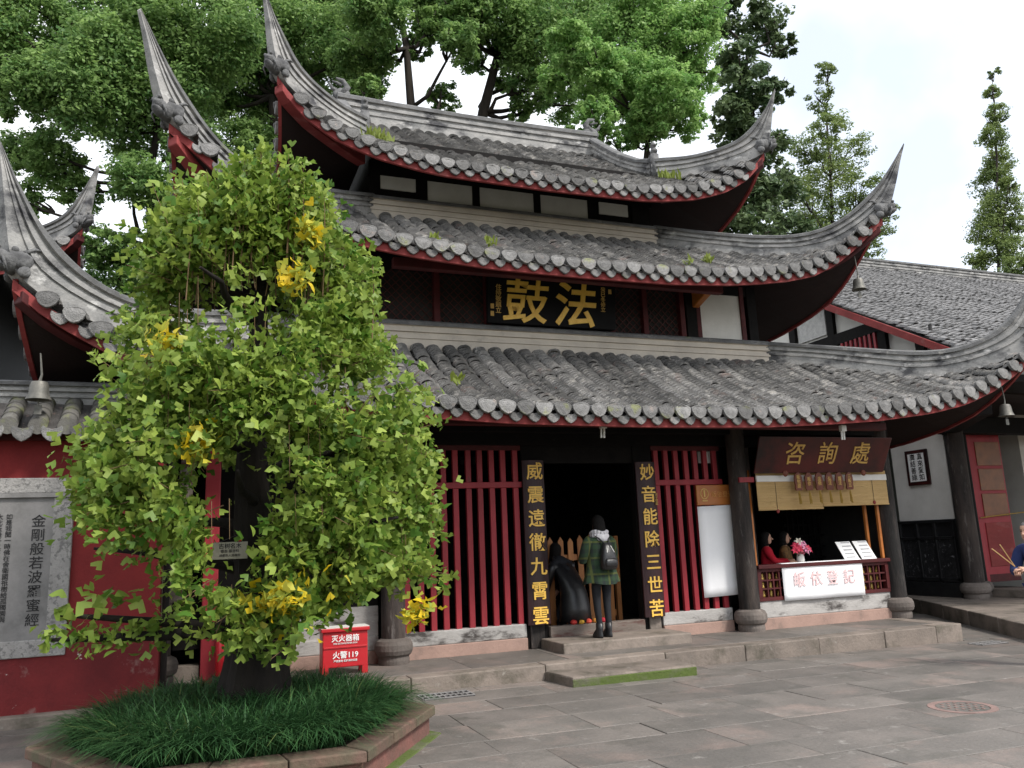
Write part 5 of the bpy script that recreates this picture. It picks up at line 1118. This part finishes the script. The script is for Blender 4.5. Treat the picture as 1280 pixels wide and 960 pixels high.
# ================================================================== background trees
CAMPH = leafmat('camphor_leaf', (.055, .15, .038), (.33, .48, .15), None, .5)
CAMPB = leafmat('bright_camphor_leaf', (.10, .25, .055), (.40, .58, .19), None, .5)
LOQ = leafmat('dark_broad_leaf', (.028, .068, .026), (.16, .22, .09), None, .32)
SEQ = leafmat('redwood_leaf', (.065, .115, .035), (.27, .34, .10), None, .42)
def tree(name, label, Y, circles, m, trunk, leaf=.15, dens=1.0, flat=.75, rtrunk=.22, ydepth=1.0, clump=.26, drops=.0):
    base = atY(trunk[0][0], trunk[0][1], Y); e = empty(name, (base[0], Y, 0), label, 'tree', 'trees behind the tower')
    depth = lambda X_, Y_: CR[:, 2] @ (np.array([X_, Y_, 8]) - CAM)
    Vs, Ts = [], []
    ends = []
    for (px, py, rp) in circles:
        yo = Y + rng.uniform(-1.5, 1.5) * ydepth; c = atY(px, py, yo); r = rp * depth(c[0], yo) / 1020; ends.append((c, r))
        n = int(rp * rp * 2.3 * dens); nc = max(6, int(n / 60)); 
        d = rng.normal(size=(nc, 3)); d /= np.linalg.norm(d, axis=1, keepdims=True); cc = c + d * (r * rng.uniform(.25, 1.0, nc) ** .6)[:, None] * np.array([1, ydepth, .92])
        ci = rng.integers(0, nc, n); g_ = rng.normal(size=(n, 3)); g_ /= np.linalg.norm(g_, axis=1, keepdims=True)
        rc = r * clump * rng.uniform(.7, 1.3, nc)
        p = cc[ci] + g_ * (rc[ci] * rng.uniform(.2, 1.0, n) ** .5)[:, None] * np.array([1.15, 1.15, flat])
        if drops: p[:, 2] -= np.abs(rng.normal(size=n)) * drops * rc[ci]
        nrm_ = g_ * .7 + np.array([0, -.2, .8]) + rng.normal(size=(n, 3)) * .6; nrm_ /= np.linalg.norm(nrm_, axis=1, keepdims=True)
        t_ = np.cross(nrm_, rng.normal(size=(n, 3))); t_ /= np.linalg.norm(t_, axis=1, keepdims=True); b_ = np.cross(nrm_, t_)
        s = leaf * rng.uniform(.6, 1.3, n)[:, None]
        Vs.append(np.stack([p - t_ * s * .5, p + b_ * s * .27 - nrm_ * s * .06, p + t_ * s * .5, p - b_ * s * .27 - nrm_ * s * .06], 1)); tc_ = rng.uniform(0, 1, nc)
        Ts.append(np.clip(tc_[ci] * .55 + rng.uniform(0, .45, n), 0, 1))
    V = np.concatenate(Vs); T = np.concatenate(Ts)
    o = link('crown', np_mesh('crown', V, np.array([[0, 1, 2, 3]]), T, m), e)
    pts = [tuple(atY(px, py, Y)) for px, py in trunk]; pts = [(pts[0][0], Y, -.2)] + pts; nr = len(pts)
    tm = MB(); tm.tube(pts, [rtrunk * (1.25 if i == 0 else 1 - .8 * i / nr) for i in range(nr)], 10)
    P = [Vector(p) for p in pts]
    for (c, r) in ends:
        c = Vector(c); cand = [q for q in P[1:] if q.z < c.z + .3] or [P[-1]]; s0 = min(cand, key=lambda q: (q - c).length)
        mid = s0.lerp(c, .5) + Vector((random.uniform(-.4, .4), random.uniform(-.4, .4), random.uniform(-.5, .1))); q1 = s0.lerp(mid, .5) + Vector((random.uniform(-.15, .15), 0, random.uniform(-.25, 0))); tm.tube([s0, q1, mid, c.lerp(mid, .5) + Vector((random.uniform(-.2, .2), 0, random.uniform(-.1, .3))), c], [rtrunk * .38, rtrunk * .32, rtrunk * .24, rtrunk * .15, .02], 6)
        for q in range(3): d = Vector((random.uniform(-1, 1), random.uniform(-1, 1), random.uniform(-.3, .8))).normalized() * r * .8; tm.tube([mid.lerp(c, .4), c.lerp(mid, .3) + d * .6, c + d], [rtrunk * .2, .035, .012], 5)
    tm.build('trunk', BARK2, e, smooth=True); return e
tree('camphor_tree', 'tall leafy camphor with a thin forked trunk behind the pavilion corner', 25, [(50, 45, 62), (140, 20, 75), (110, 120, 62), (205, 100, 70), (62, 195, 45), (175, 225, 42), (262, 40, 70), (225, 240, 36), (90, 370, 42), (180, 345, 50), (150, 400, 45), (240, 190, 40), (20, 120, 36), (95, 240, 30), (15, -10, 40), (215, 300, 40), (40, 330, 40), (0, 60, 50), (60, 110, 50), (165, 165, 45), (130, 70, 60), (30, 250, 28), (190, 30, 60), (10, 190, 34), (240, 270, 36), (130, 310, 34)], CAMPH, [(193, 420), (191, 310), (186, 220), (200, 150), (205, 60)], rtrunk=.2)
tree('camphor_tree', 'leafy camphor between the middle and upper roof corners of the tower', 27, [(320, 25, 60), (300, 110, 50), (380, 50, 60), (345, 150, 45), (440, 40, 60), (410, 100, 44), (295, 190, 44), (270, 130, 40), (350, 220, 35), (455, 100, 35), (390, -30, 60), (330, 185, 40), (350, 80, 50), (260, 80, 46), (420, 10, 50), (300, 60, 50), (440, 80, 40), (300, 240, 34)], CAMPH, [(345, 300), (348, 220), (340, 120), (360, 40)], rtrunk=.26)
tree('camphor_tree', 'camphor with a straight dark trunk standing behind the main ridge', 23, [(470, 10, 48), (545, 5, 46), (500, -35, 60), (470, 65, 34), (575, 50, 30), (440, 120, 22), (520, 60, 20), (555, 120, 24), (440, 70, 34), (560, 10, 40), (465, 110, 20), (535, 30, 28)], CAMPH, [(518, 250), (514, 135), (508, 60), (495, -20)], rtrunk=.2, dens=1.05)
tree('camphor_tree', 'camphor with a dark leaning trunk behind the main ridge', 24, [(625, 20, 55), (590, 70, 28), (680, 50, 60), (665, 110, 34), (725, 30, 60), (640, -40, 60), (700, 130, 30), (560, 20, 34), (655, 60, 44), (590, 20, 40), (630, 110, 24), (650, 145, 20), (700, 20, 50)], CAMPH, [(585, 260), (604, 140), (622, 70), (640, 0)], rtrunk=.26)
tree('camphor_tree', 'bright yellow-green camphor hanging over the ridge beside the upper roof corner', 20, [(790, 60, 70), (848, 50, 52), (746, 150, 30), (832, 120, 46), (772, 120, 42), (868, 95, 34), (800, -5, 62), (742, 90, 40), (700, 100, 30), (800, 165, 28), (855, 150, 30), (880, 20, 35), (720, 165, 18), (812, 150, 34), (790, 100, 44), (760, 175, 20), (840, 90, 40), (715, 60, 36)], CAMPB, [(800, 330), (806, 215), (812, 150), (800, 90)], leaf=.13, dens=1.35, rtrunk=.13, clump=.22)
tree('broadleaf_tree', 'dark glossy broadleaf tree behind the right end of the upper roof', 26, [(935, 110, 34), (925, 200, 34), (905, 190, 26), (940, 140, 28), (970, 110, 22), (925, 75, 36), (955, 30, 34), (915, 150, 34), (955, 180, 34), (935, 245, 40), (895, 270, 36), (980, 60, 20), (905, 15, 36), (965, 240, 36), (880, 215, 28), (925, 300, 40), (985, 290, 34)], LOQ, [(930, 420), (932, 280), (925, 160), (935, 60)], leaf=.26, dens=.62, rtrunk=.2, clump=.3)
tree('redwood_tree', 'airy light green redwood behind the middle roof corner', 34, [(1032, 92, 17), (1028, 125, 20), (1038, 158, 26), (1012, 190, 28), (1058, 195, 34), (1030, 225, 34), (1082, 235, 26), (995, 240, 26), (1050, 270, 38), (1095, 285, 26), (1010, 290, 36), (1085, 310, 24), (1040, 320, 36), (975, 320, 34), (1110, 265, 14)], SEQ, [(1045, 460), (1043, 330), (1038, 220), (1032, 130)], leaf=.17, dens=1.1, rtrunk=.15, clump=.3)
tree('redwood_tree', 'slender columnar redwood rising behind the far tiled roof', 46, [(1243, 92, 9), (1242, 115, 13), (1244, 142, 16), (1240, 170, 19), (1246, 200, 22), (1240, 230, 24), (1248, 258, 26), (1238, 288, 26), (1256, 310, 26), (1222, 325, 18), (1268, 335, 22), (1270, 280, 16), (1262, 230, 12)], SEQ, [(1248, 420), (1248, 320), (1246, 200), (1243, 130)], leaf=.22, dens=2.6, rtrunk=.15, clump=.34)

# ================================================================== people
def skin(name, pts, edges, radii, m, parent, sub=2, root=0):
    me = bpy.data.meshes.new(name); me.from_pydata([tuple(p) for p in pts], edges, []); o = bpy.data.objects.new(name, me); COL.objects.link(o); setpar(o, parent)
    md = o.modifiers.new('skin', 'SKIN'); md.use_smooth_shade = True; md.branch_smoothing = .6
    lay = me.skin_vertices[0].data
    for i, r in enumerate(radii): lay[i].radius = r if hasattr(r, '__len__') else (r, r); lay[i].use_root = (i == root)
    sb_ = o.modifiers.new('sub', 'SUBSURF'); sb_.levels = sub; sb_.render_levels = sub
    me.materials.append(m); return o
def head_mesh(hairm, style, look=0):
    """head centred on origin, facing -Y, chin at z=-.115, crown .115"""
    m = MB()
    m.loft([(0, -.03, -.118, .022, .025), (0, -.026, -.105, .042, .05), (0, -.012, -.07, .058, .075), (0, 0, -.03, .068, .088), (0, .006, .02, .073, .095), (0, .010, .065, .070, .090), (0, .014, .098, .050, .064), (0, .016, .115, .018, .022)], 18)
    m.loft([(0, .03, -.20, .052, .052), (0, .02, -.12, .048, .05), (0, .015, -.05, .05, .05)], 14)
    m.loft([(0, -.085, .012, .008, .008), (0, -.104, -.018, .012, .014), (0, -.112, -.032, .017, .016), (0, -.096, -.042, .012, .012)], 8)   # nose
    for s in (-1, 1):
        m.ball((s * .073, .012, -.012), (.010, .022, .034), 1)                     # ears
        m.ball((s * .028, -.083, .008), (.014, .008, .006), 1, mi=1)               # eyes
        m.ball((s * .029, -.088, .026), (.018, .006, .004), 1, mi=2)               # brows
    m.ball((0, -.083, -.068), (.023, .009, .007), 1, mi=3)
    return m
def head(parent, loc, rz=0, tilt=0, hairm=HAIR, style='short', s=1.0):
    o = head_mesh(hairm, style).build('head', [SKIN, EYEW, HAIR, LIP], parent, smooth=True); o.location = loc; o.rotation_euler = (tilt, 0, rz); o.scale = (s,) * 3
    h = MB()
    if style == 'short': h.loft([(0, .035, -.05, .069, .072), (0, .030, 0, .077, .082), (0, .020, .045, .079, .093), (0, .016, .085, .066, .085), (0, .018, .115, .038, .048), (0, .018, .126, .008, .01)], 18)
    else:
        h.loft([(0, .040, -.16, .075, .06), (0, .042, -.12, .088, .08), (0, .036, -.05, .092, .088), (0, .026, .01, .09, .094), (0, .018, .06, .083, .096), (0, .016, .10, .058, .07), (0, .016, .128, .012, .014)], 20)
        for k in range(14): a = math.pi * (k / 13); h.tube([(.088 * math.cos(a), .03 + .075 * math.sin(a), -.10), (.092 * math.cos(a), .035 + .085 * math.sin(a), -.15), (.086 * math.cos(a), .035 + .07 * math.sin(a), -.19)], [.016, .014, .004], 5)
    hb = h.build('hair', hairm, o, smooth=True); return o
def hand_pts(w, d, up):     # a slightly curled hand: palm box-ish and five fingers, one mesh
    w = Vector(w); d = Vector(d).normalized(); up = Vector(up).normalized(); sd_ = d.cross(up).normalized(); m = MB()
    m.tube([w - d * .02, w + d * .02, w + d * .06, w + d * .09], [.026, .032, .036, .03], 8)
    for i, (off, ln) in enumerate([(-.027, .065), (-.009, .078), (.009, .074), (.026, .058)]):
        b = w + d * .085 + sd_ * off; m.tube([b, b + d * ln * .5 - up * .012, b + d * ln * .85 - up * .035, b + d * ln * .75 - up * .055], [.010, .0095, .0085, .006], 6)
    b = w + d * .03 - sd_ * .03; m.tube([b, b - sd_ * .022 + d * .03 - up * .01, b - sd_ * .018 + d * .06 - up * .03], [.012, .011, .007], 6); return m
def plaid():
    m = bpy.data.materials.new('green_plaid'); m.use_nodes = True; t = m.node_tree; n = t.nodes.new; l = t.links.new; b = t.nodes['Principled BSDF']; b.inputs['Roughness'].default_value = .9
    tc = n('ShaderNodeTexCoord'); sp = n('ShaderNodeSeparateXYZ'); l(tc.outputs['Object'], sp.inputs[0]); prev = None
    col = None
    mixc = n('ShaderNodeMix'); mixc.data_type = 'RGBA'; mixc.inputs['A'].default_value = (.013, .036, .014, 1); mixc.inputs['B'].default_value = (.006, .013, .010, 1)
    def band(axis, freq, thr):
        mu = n('ShaderNodeMath'); mu.operation = 'MULTIPLY'; mu.inputs[1].default_value = freq; l(sp.outputs[axis], mu.inputs[0]); fr_ = n('ShaderNodeMath'); fr_.operation = 'FRACT'; l(mu.outputs[0], fr_.inputs[0]); gt = n('ShaderNodeMath'); gt.operation = 'GREATER_THAN'; gt.inputs[1].default_value = thr; l(fr_.outputs[0], gt.inputs[0]); return gt.outputs[0]
    ad = n('ShaderNodeMath'); ad.operation = 'MULTIPLY_ADD'; ad.inputs[1].default_value = .5; l(band(0, 9, .5), ad.inputs[0]); h2 = n('ShaderNodeMath'); h2.operation = 'MULTIPLY'; h2.inputs[1].default_value = .5; l(band(2, 9, .5), h2.inputs[0]); l(h2.outputs[0], ad.inputs[2]); l(ad.outputs[0], mixc.inputs['Factor'])
    m2 = n('ShaderNodeMix'); m2.data_type = 'RGBA'; m2.inputs['B'].default_value = (.07, .085, .016, 1); l(mixc.outputs['Result'], m2.inputs['A']); mxx = n('ShaderNodeMath'); mxx.operation = 'MAXIMUM'; l(band(0, 4.5, .88), mxx.inputs[0]); l(band(2, 4.5, .88), mxx.inputs[1]); sc2 = n('ShaderNodeMath'); sc2.operation = 'MULTIPLY'; sc2.inputs[1].default_value = .7; l(mxx.outputs[0], sc2.inputs[0]); l(sc2.outputs[0], m2.inputs['Factor']); l(m2.outputs['Result'], b.inputs['Base Color']); return m
PLAIDM = plaid()

# woman with backpack, seen from behind (local: faces -Y, turned by pi so she looks into the hall)
wz = PZ + .135
wm = empty('person', (5.385, 10.72, wz), 'person in green plaid jacket and black leggings with black backpack, standing at the doorway', 'person', rz=math.pi + .12, local=True)
pts = [(0, 0, .88), (0, .01, 1.05), (0, .02, 1.26), (0, .01, 1.38), (0, 0, 1.46), (-.09, 0, .84), (-.085, -.01, .46), (-.075, .02, .09), (-.08, -.11, .035), (.09, 0, .84), (.085, -.01, .46), (.075, .02, .09), (.08, -.11, .035), (-.18, .01, 1.33), (-.25, -.03, 1.08), (-.10, -.23, 1.12), (.18, .01, 1.33), (.25, -.03, 1.08), (.10, -.23, 1.14)]
edg = [(0, 1), (1, 2), (2, 3), (3, 4), (0, 5), (5, 6), (6, 7), (7, 8), (0, 9), (9, 10), (10, 11), (11, 12), (3, 13), (13, 14), (14, 15), (3, 16), (16, 17), (17, 18)]
skin('body', pts, edg, [.12, .11, .12, .07, .05, .088, .058, .042, .034, .088, .058, .042, .034, .055, .04, .03, .055, .04, .03], BLACKC, wm)
head(wm, (0, -.01, 1.575), 0, .10, HAIR, 'bob', 1.0)
jk = MB(); sg_ = 28
for (z, rx, ry, wavy) in [(.74, .275, .205, .030), (.80, .262, .195, .022), (.90, .235, .175, .01), (1.02, .212, .16, .004), (1.16, .205, .15, .0), (1.28, .205, .142, 0), (1.35, .185, .125, 0), (1.40, .12, .10, 0), (1.44, .075, .075, 0)]:
    for k in range(sg_): a = 2 * math.pi * k / sg_; rw = 1 + wavy / rx * math.sin(a * 7 + .6); jk.v.append((rx * rw * math.cos(a), ry * rw * math.sin(a) + .01, z + wavy * .5 * math.sin(a * 3)))
for i in range(8):
    for k in range(sg_): a = i * sg_ + k; b = i * sg_ + (k + 1) % sg_; jk.f.append((a, b, b + sg_, a + sg_)); jk.mi.append(0)
for s in (-1, 1): jk.tube([(s * .15, .01, 1.36), (s * .205, .01, 1.30), (s * .245, -.01, 1.18), (s * .265, -.04, 1.07), (s * .22, -.12, 1.07), (s * .13, -.22, 1.11)], [.07, .078, .072, .066, .06, .052], 12)
jk.build('jacket', PLAIDM, wm, smooth=True)
sc = MB(); 
for (z, r, w_) in [(1.40, .10, .05), (1.445, .105, .045)]:
    for k in range(16): a0, a1 = 2 * math.pi * k / 16, 2 * math.pi * (k + 1) / 16; sc.tube([(r * 1.05 * math.cos(a0), .015 + r * .9 * math.sin(a0), z + .012 * math.sin(a0 * 3)), (r * 1.05 * math.cos(a1), .015 + r * .9 * math.sin(a1), z + .012 * math.sin(a1 * 3))], w_ * .85, 8)
sc.loft([(0, .10, 1.30, .02, .02), (0, .115, 1.34, .09, .04), (0, .11, 1.40, .11, .045), (0, .09, 1.44, .10, .04)], 14); sc.build('hood', SCARF, wm, smooth=True)
bp = MB(); bp.loft([(0, .215, .93, .10, .055), (0, .225, .96, .125, .075), (0, .225, 1.06, .125, .08), (0, .215, 1.18, .105, .07), (0, .195, 1.28, .065, .045), (0, .18, 1.31, .03, .02)], 18, pw=2.8); bpo = bp.build('backpack', LEATHER, wm, smooth=True)
MB().loft([(0, .275, .965, .09, .03), (0, .29, .99, .10, .035), (0, .29, 1.06, .10, .035), (0, .275, 1.09, .08, .025)], 14, pw=3).build('pocket', LEATHER, bpo, smooth=True)
for s in (-1, 1): MB().tube([(s * .035, .20, 1.29), (s * .10, .10, 1.40), (s * .13, -.03, 1.40), (s * .135, -.12, 1.25), (s * .14, .05, 1.0), (s * .09, .16, .96)], .014, 6).build('strap', LEATHER, bpo, smooth=True); MB().tube([(s * .06, .285, 1.17), (s * .02, .262, 1.26)], .005, 5).build('zip', LIGHTW, bpo)
for s in (-1, 1): MB().loft([(s * .078, -.045, .0, .045, .12), (s * .078, -.045, .03, .046, .122), (s * .078, -.03, .07, .043, .095), (s * .076, .005, .12, .047, .06), (s * .076, .01, .20, .05, .055)], 14).build('boot', LEATHER, wm, smooth=True)
hm = hand_pts((-.10, -.23, 1.12), (.5, -.6, .3), (0, .2, 1)); hm2 = hand_pts((.10, -.23, 1.14), (-.5, -.6, .3), (0, .2, 1)); hm2.build('hand', SKIN, wm, smooth=True); hm.build('hand', SKIN, wm, smooth=True)

# person in a black coat bending just inside the door
pb_ = empty('person', (5.27, 11.60, PZ + .006), 'person in a black leather coat bending low inside the doorway by the gate', 'person', rz=math.pi + .35, local=True)
pts = [(0, .10, .72), (0, .02, .92), (0, -.10, 1.10), (0, -.17, 1.20), (0, -.22, 1.26), (-.09, .08, .66), (-.11, -.12, .40), (-.10, .06, .08), (-.10, -.09, .03), (.09, .08, .66), (.11, -.12, .40), (.10, .06, .08), (.10, -.09, .03), (-.19, -.12, 1.14), (-.22, -.22, .88), (-.12, -.36, .72), (.19, -.12, 1.14), (.22, -.22, .88), (.12, -.36, .72)]
skin('body', pts, edg, [.13, .125, .13, .075, .055, .095, .065, .045, .036, .095, .065, .045, .036, .06, .046, .034, .06, .046, .034], BLACKC, pb_)
head(pb_, (0, -.27, 1.345), 0, -.35, HAIR, 'bob')
ck = MB(); ck.loft([(0, .12, .30, .25, .24), (0, .12, .50, .24, .22), (0, .11, .72, .21, .19), (0, .04, .92, .205, .17, -.3), (0, -.07, 1.09, .205, .15, -.5), (0, -.14, 1.19, .16, .11, -.6), (0, -.19, 1.25, .08, .07, -.6)], 20)
for s in (-1, 1): ck.tube([(s * .16, -.10, 1.14), (s * .21, -.15, 1.04), (s * .23, -.21, .88), (s * .17, -.30, .78), (s * .13, -.35, .73)], [.08, .078, .068, .06, .052], 12)
ck.build('coat', LEATHER, pb_, smooth=True); h1 = hand_pts((-.12, -.36, .72), (.1, -.7, -.6), (0, -.4, .6)); h2_ = hand_pts((.12, -.36, .72), (-.1, -.7, -.6), (0, -.4, .6)); h2_.build('hand', SKIN, pb_, smooth=True); h1.build('hand', SKIN, pb_, smooth=True)
for s in (-1, 1): MB().loft([(s * .10, -.02, 0, .045, .12), (s * .10, -.02, .03, .046, .12), (s * .10, .01, .07, .044, .09), (s * .10, .05, .11, .045, .055)], 12).build('shoe', LEATHER, pb_, smooth=True)

def stander(loc, rz, label, coat, trouser, hairstyle, hairm, armL, armR, k=1.0, tilt=0, hrz=0, lean=0.0, headoff=(0, 0, 0)):
    e = empty('person', loc, label, 'person', rz=rz, local=True); S = lambda p: (p[0] * k, p[1] * k, p[2] * k)
    P = [(0, 0, .90), (0, 0, 1.08), (0, lean * .6, 1.30), (0, lean, 1.43), (0, lean, 1.50), (-.095, 0, .86), (-.09, -.01, .48), (-.085, .02, .09), (-.09, -.12, .035), (.095, 0, .86), (.09, -.01, .48), (.085, .02, .09), (.09, -.12, .035), (-.19, lean, 1.38), armL[0], armL[1], (.19, lean, 1.38), armR[0], armR[1]]
    P = [S(p) for p in P]; rd = [.12, .115, .125, .07, .05, .09, .06, .044, .036, .09, .06, .044, .036, .055, .042, .03, .055, .042, .03]
    skin('body', P, edg, [r * k for r in rd], SKIN, e)
    J = [0, 1, 2, 3, 13, 14, 15, 16, 17, 18]; mp_ = {j: i for i, j in enumerate(J)}
    jp = [P[j] for j in J]; jp[0] = S((0, 0, .80)); skin('jacket', jp, [(mp_[a], mp_[b]) for a, b in [(0, 1), (1, 2), (2, 3), (3, 13), (13, 14), (14, 15), (3, 16), (16, 17), (17, 18)]], [(r * k, r * .82 * k) if r > .1 else r * k for r in [.205, .19, .20, .10, .082, .068, .052, .082, .068, .052]], coat, e)
    T_ = [0, 5, 6, 7, 9, 10, 11]; mt = {j: i for i, j in enumerate(T_)}; tp = [P[j] for j in T_]
    skin('trousers', tp, [(mt[a], mt[b]) for a, b in [(0, 5), (5, 6), (6, 7), (0, 9), (9, 10), (10, 11)]], [.15 * k, .115 * k, .085 * k, .065 * k, .115 * k, .085 * k, .065 * k], trouser, e)
    for s in (-1, 1): MB().loft([S((s * .088, -.045, 0)) + (.048, .125), S((s * .088, -.045, .035)) + (.049, .125), S((s * .088, -.02, .08)) + (.045, .09), S((s * .086, .01, .12)) + (.046, .055)], 12).build('shoe', LEATHER, e, smooth=True)
    head(e, S((headoff[0], lean - .015 + headoff[1], 1.62 + headoff[2])), hrz, tilt, hairm, hairstyle, k)
    hh = None
    for (arm, sd2) in ((armL, 1), (armR, -1)):
        wv_ = Vector(S(arm[1])); dv = wv_ - Vector(S(arm[0])); q = hand_pts(wv_, dv, (0, 0, 1))
        q.build('hand', SKIN, e, smooth=True)
    return e
cz = PZ + .006
stander((9.50, 11.80, cz), .75, 'person in a brown and gold jacket seated behind the counter flowers', BROWNC, BLACKC, 'bob', HAIR, [(-.26, -.06, 1.10), (-.10, -.30, 1.08)], [(.26, -.06, 1.10), (.10, -.30, 1.08)], .855)
stander((8.98, 11.62, cz), .9, 'person in a bright red coat leaning on the counter beside the column', REDC, BLACKC, 'bob', HAIR, [(-.30, -.14, 1.16), (-.10, -.40, 1.14)], [(.30, -.10, 1.16), (.18, -.40, 1.16)], .86)
mn = stander((9.78, 7.36, gz(9.9)), -math.pi / 2 + .15, 'person with short grey hair and navy jacket holding incense sticks before the gallery', NAVY, NAVY, 'short', GREYH, [(-.25, -.16, 1.12), (-.06, -.46, 1.14)], [(.25, -.16, 1.12), (.06, -.46, 1.16)], 1.0, .05, 0, -.10, (0, -.09, -.01))
inc = empty('incense_sticks', (9.36, 7.38, 1.2), 'two long incense sticks held by the person in navy', 'incense')
hx = atY(1264, 703, 7.37)
for px, py in [(1240, 686), (1250, 681)]: MB().tube([tuple(hx + np.array([.05, 0, -.05])), tuple(atY(px, py, 7.30))], .007, 6).build('stick', INCENSE, inc)

# flowers on the counter
FX = float(atY(1000, 692, 11.1)[0])
fl_ = empty('flower_bouquet', (FX, 11.10, 1.20), 'bouquet of pink and white lilies in a vase on the counter', 'flowers')
MB().lathe([(.05, 0), (.065, .03), (.06, .10), (.04, .15), (.05, .17)], 14, (FX, 11.10, 1.205)).build('vase', PWHITE, fl_, smooth=True)
PETP = mat('pink_petal', (.72, .16, .36), .6, .3, 20, (.82, .50, .62)); PETW = mat('white_petal', (.80, .74, .62), .6, .2, 20); PETR = mat('red_petal', (.62, .05, .10), .6, .2, 20); LG = mat('flower_leaf', (.05, .14, .03), .6, .3, 9)
for i in range(22):
    a = random.uniform(0, 6.28); r0 = random.uniform(.02, .19); c = Vector((FX - .02 + r0 * math.cos(a) * 1.2, 11.06 + r0 * math.sin(a) * .6, 1.36 + random.uniform(0, .17) * (1.1 - r0 * 3))); mm = [PETP, PETP, PETW, PETR, PETP][i % 5] if c.x > FX - .08 else PETR; m = MB(); d = Vector((math.cos(a) * .6, -.7, .5)).normalized(); u = d.orthogonal().normalized(); v = d.cross(u)
    for k in range(6):
        t = k * math.pi / 3; s = u * math.cos(t) + v * math.sin(t); n_ = d.cross(s); L1 = .075
        m.add([c, c + s * L1 * .5 + d * .03 + n_ * .018, c + s * L1 + d * .02, c + s * L1 * .5 + d * .03 - n_ * .018], [(0, 1, 2, 3)])
    m.tube([c, (FX, 11.10, 1.30)], .004, 4, cap=False); m.build('lily', mm, fl_)
for i in range(14):
    a = random.uniform(0, 6.28); b0 = Vector((FX, 11.10, 1.33)); d = Vector((math.cos(a) * .2, math.sin(a) * .09 - .03, random.uniform(-.05, .12))); n_ = Vector((-d.y, d.x, .02)).normalized() * .02; MB().add([b0, b0 + d * .5 + n_, b0 + d, b0 + d * .5 - n_], [(0, 1, 2, 3)]).build('leaf', LG, fl_)
flush_texts()
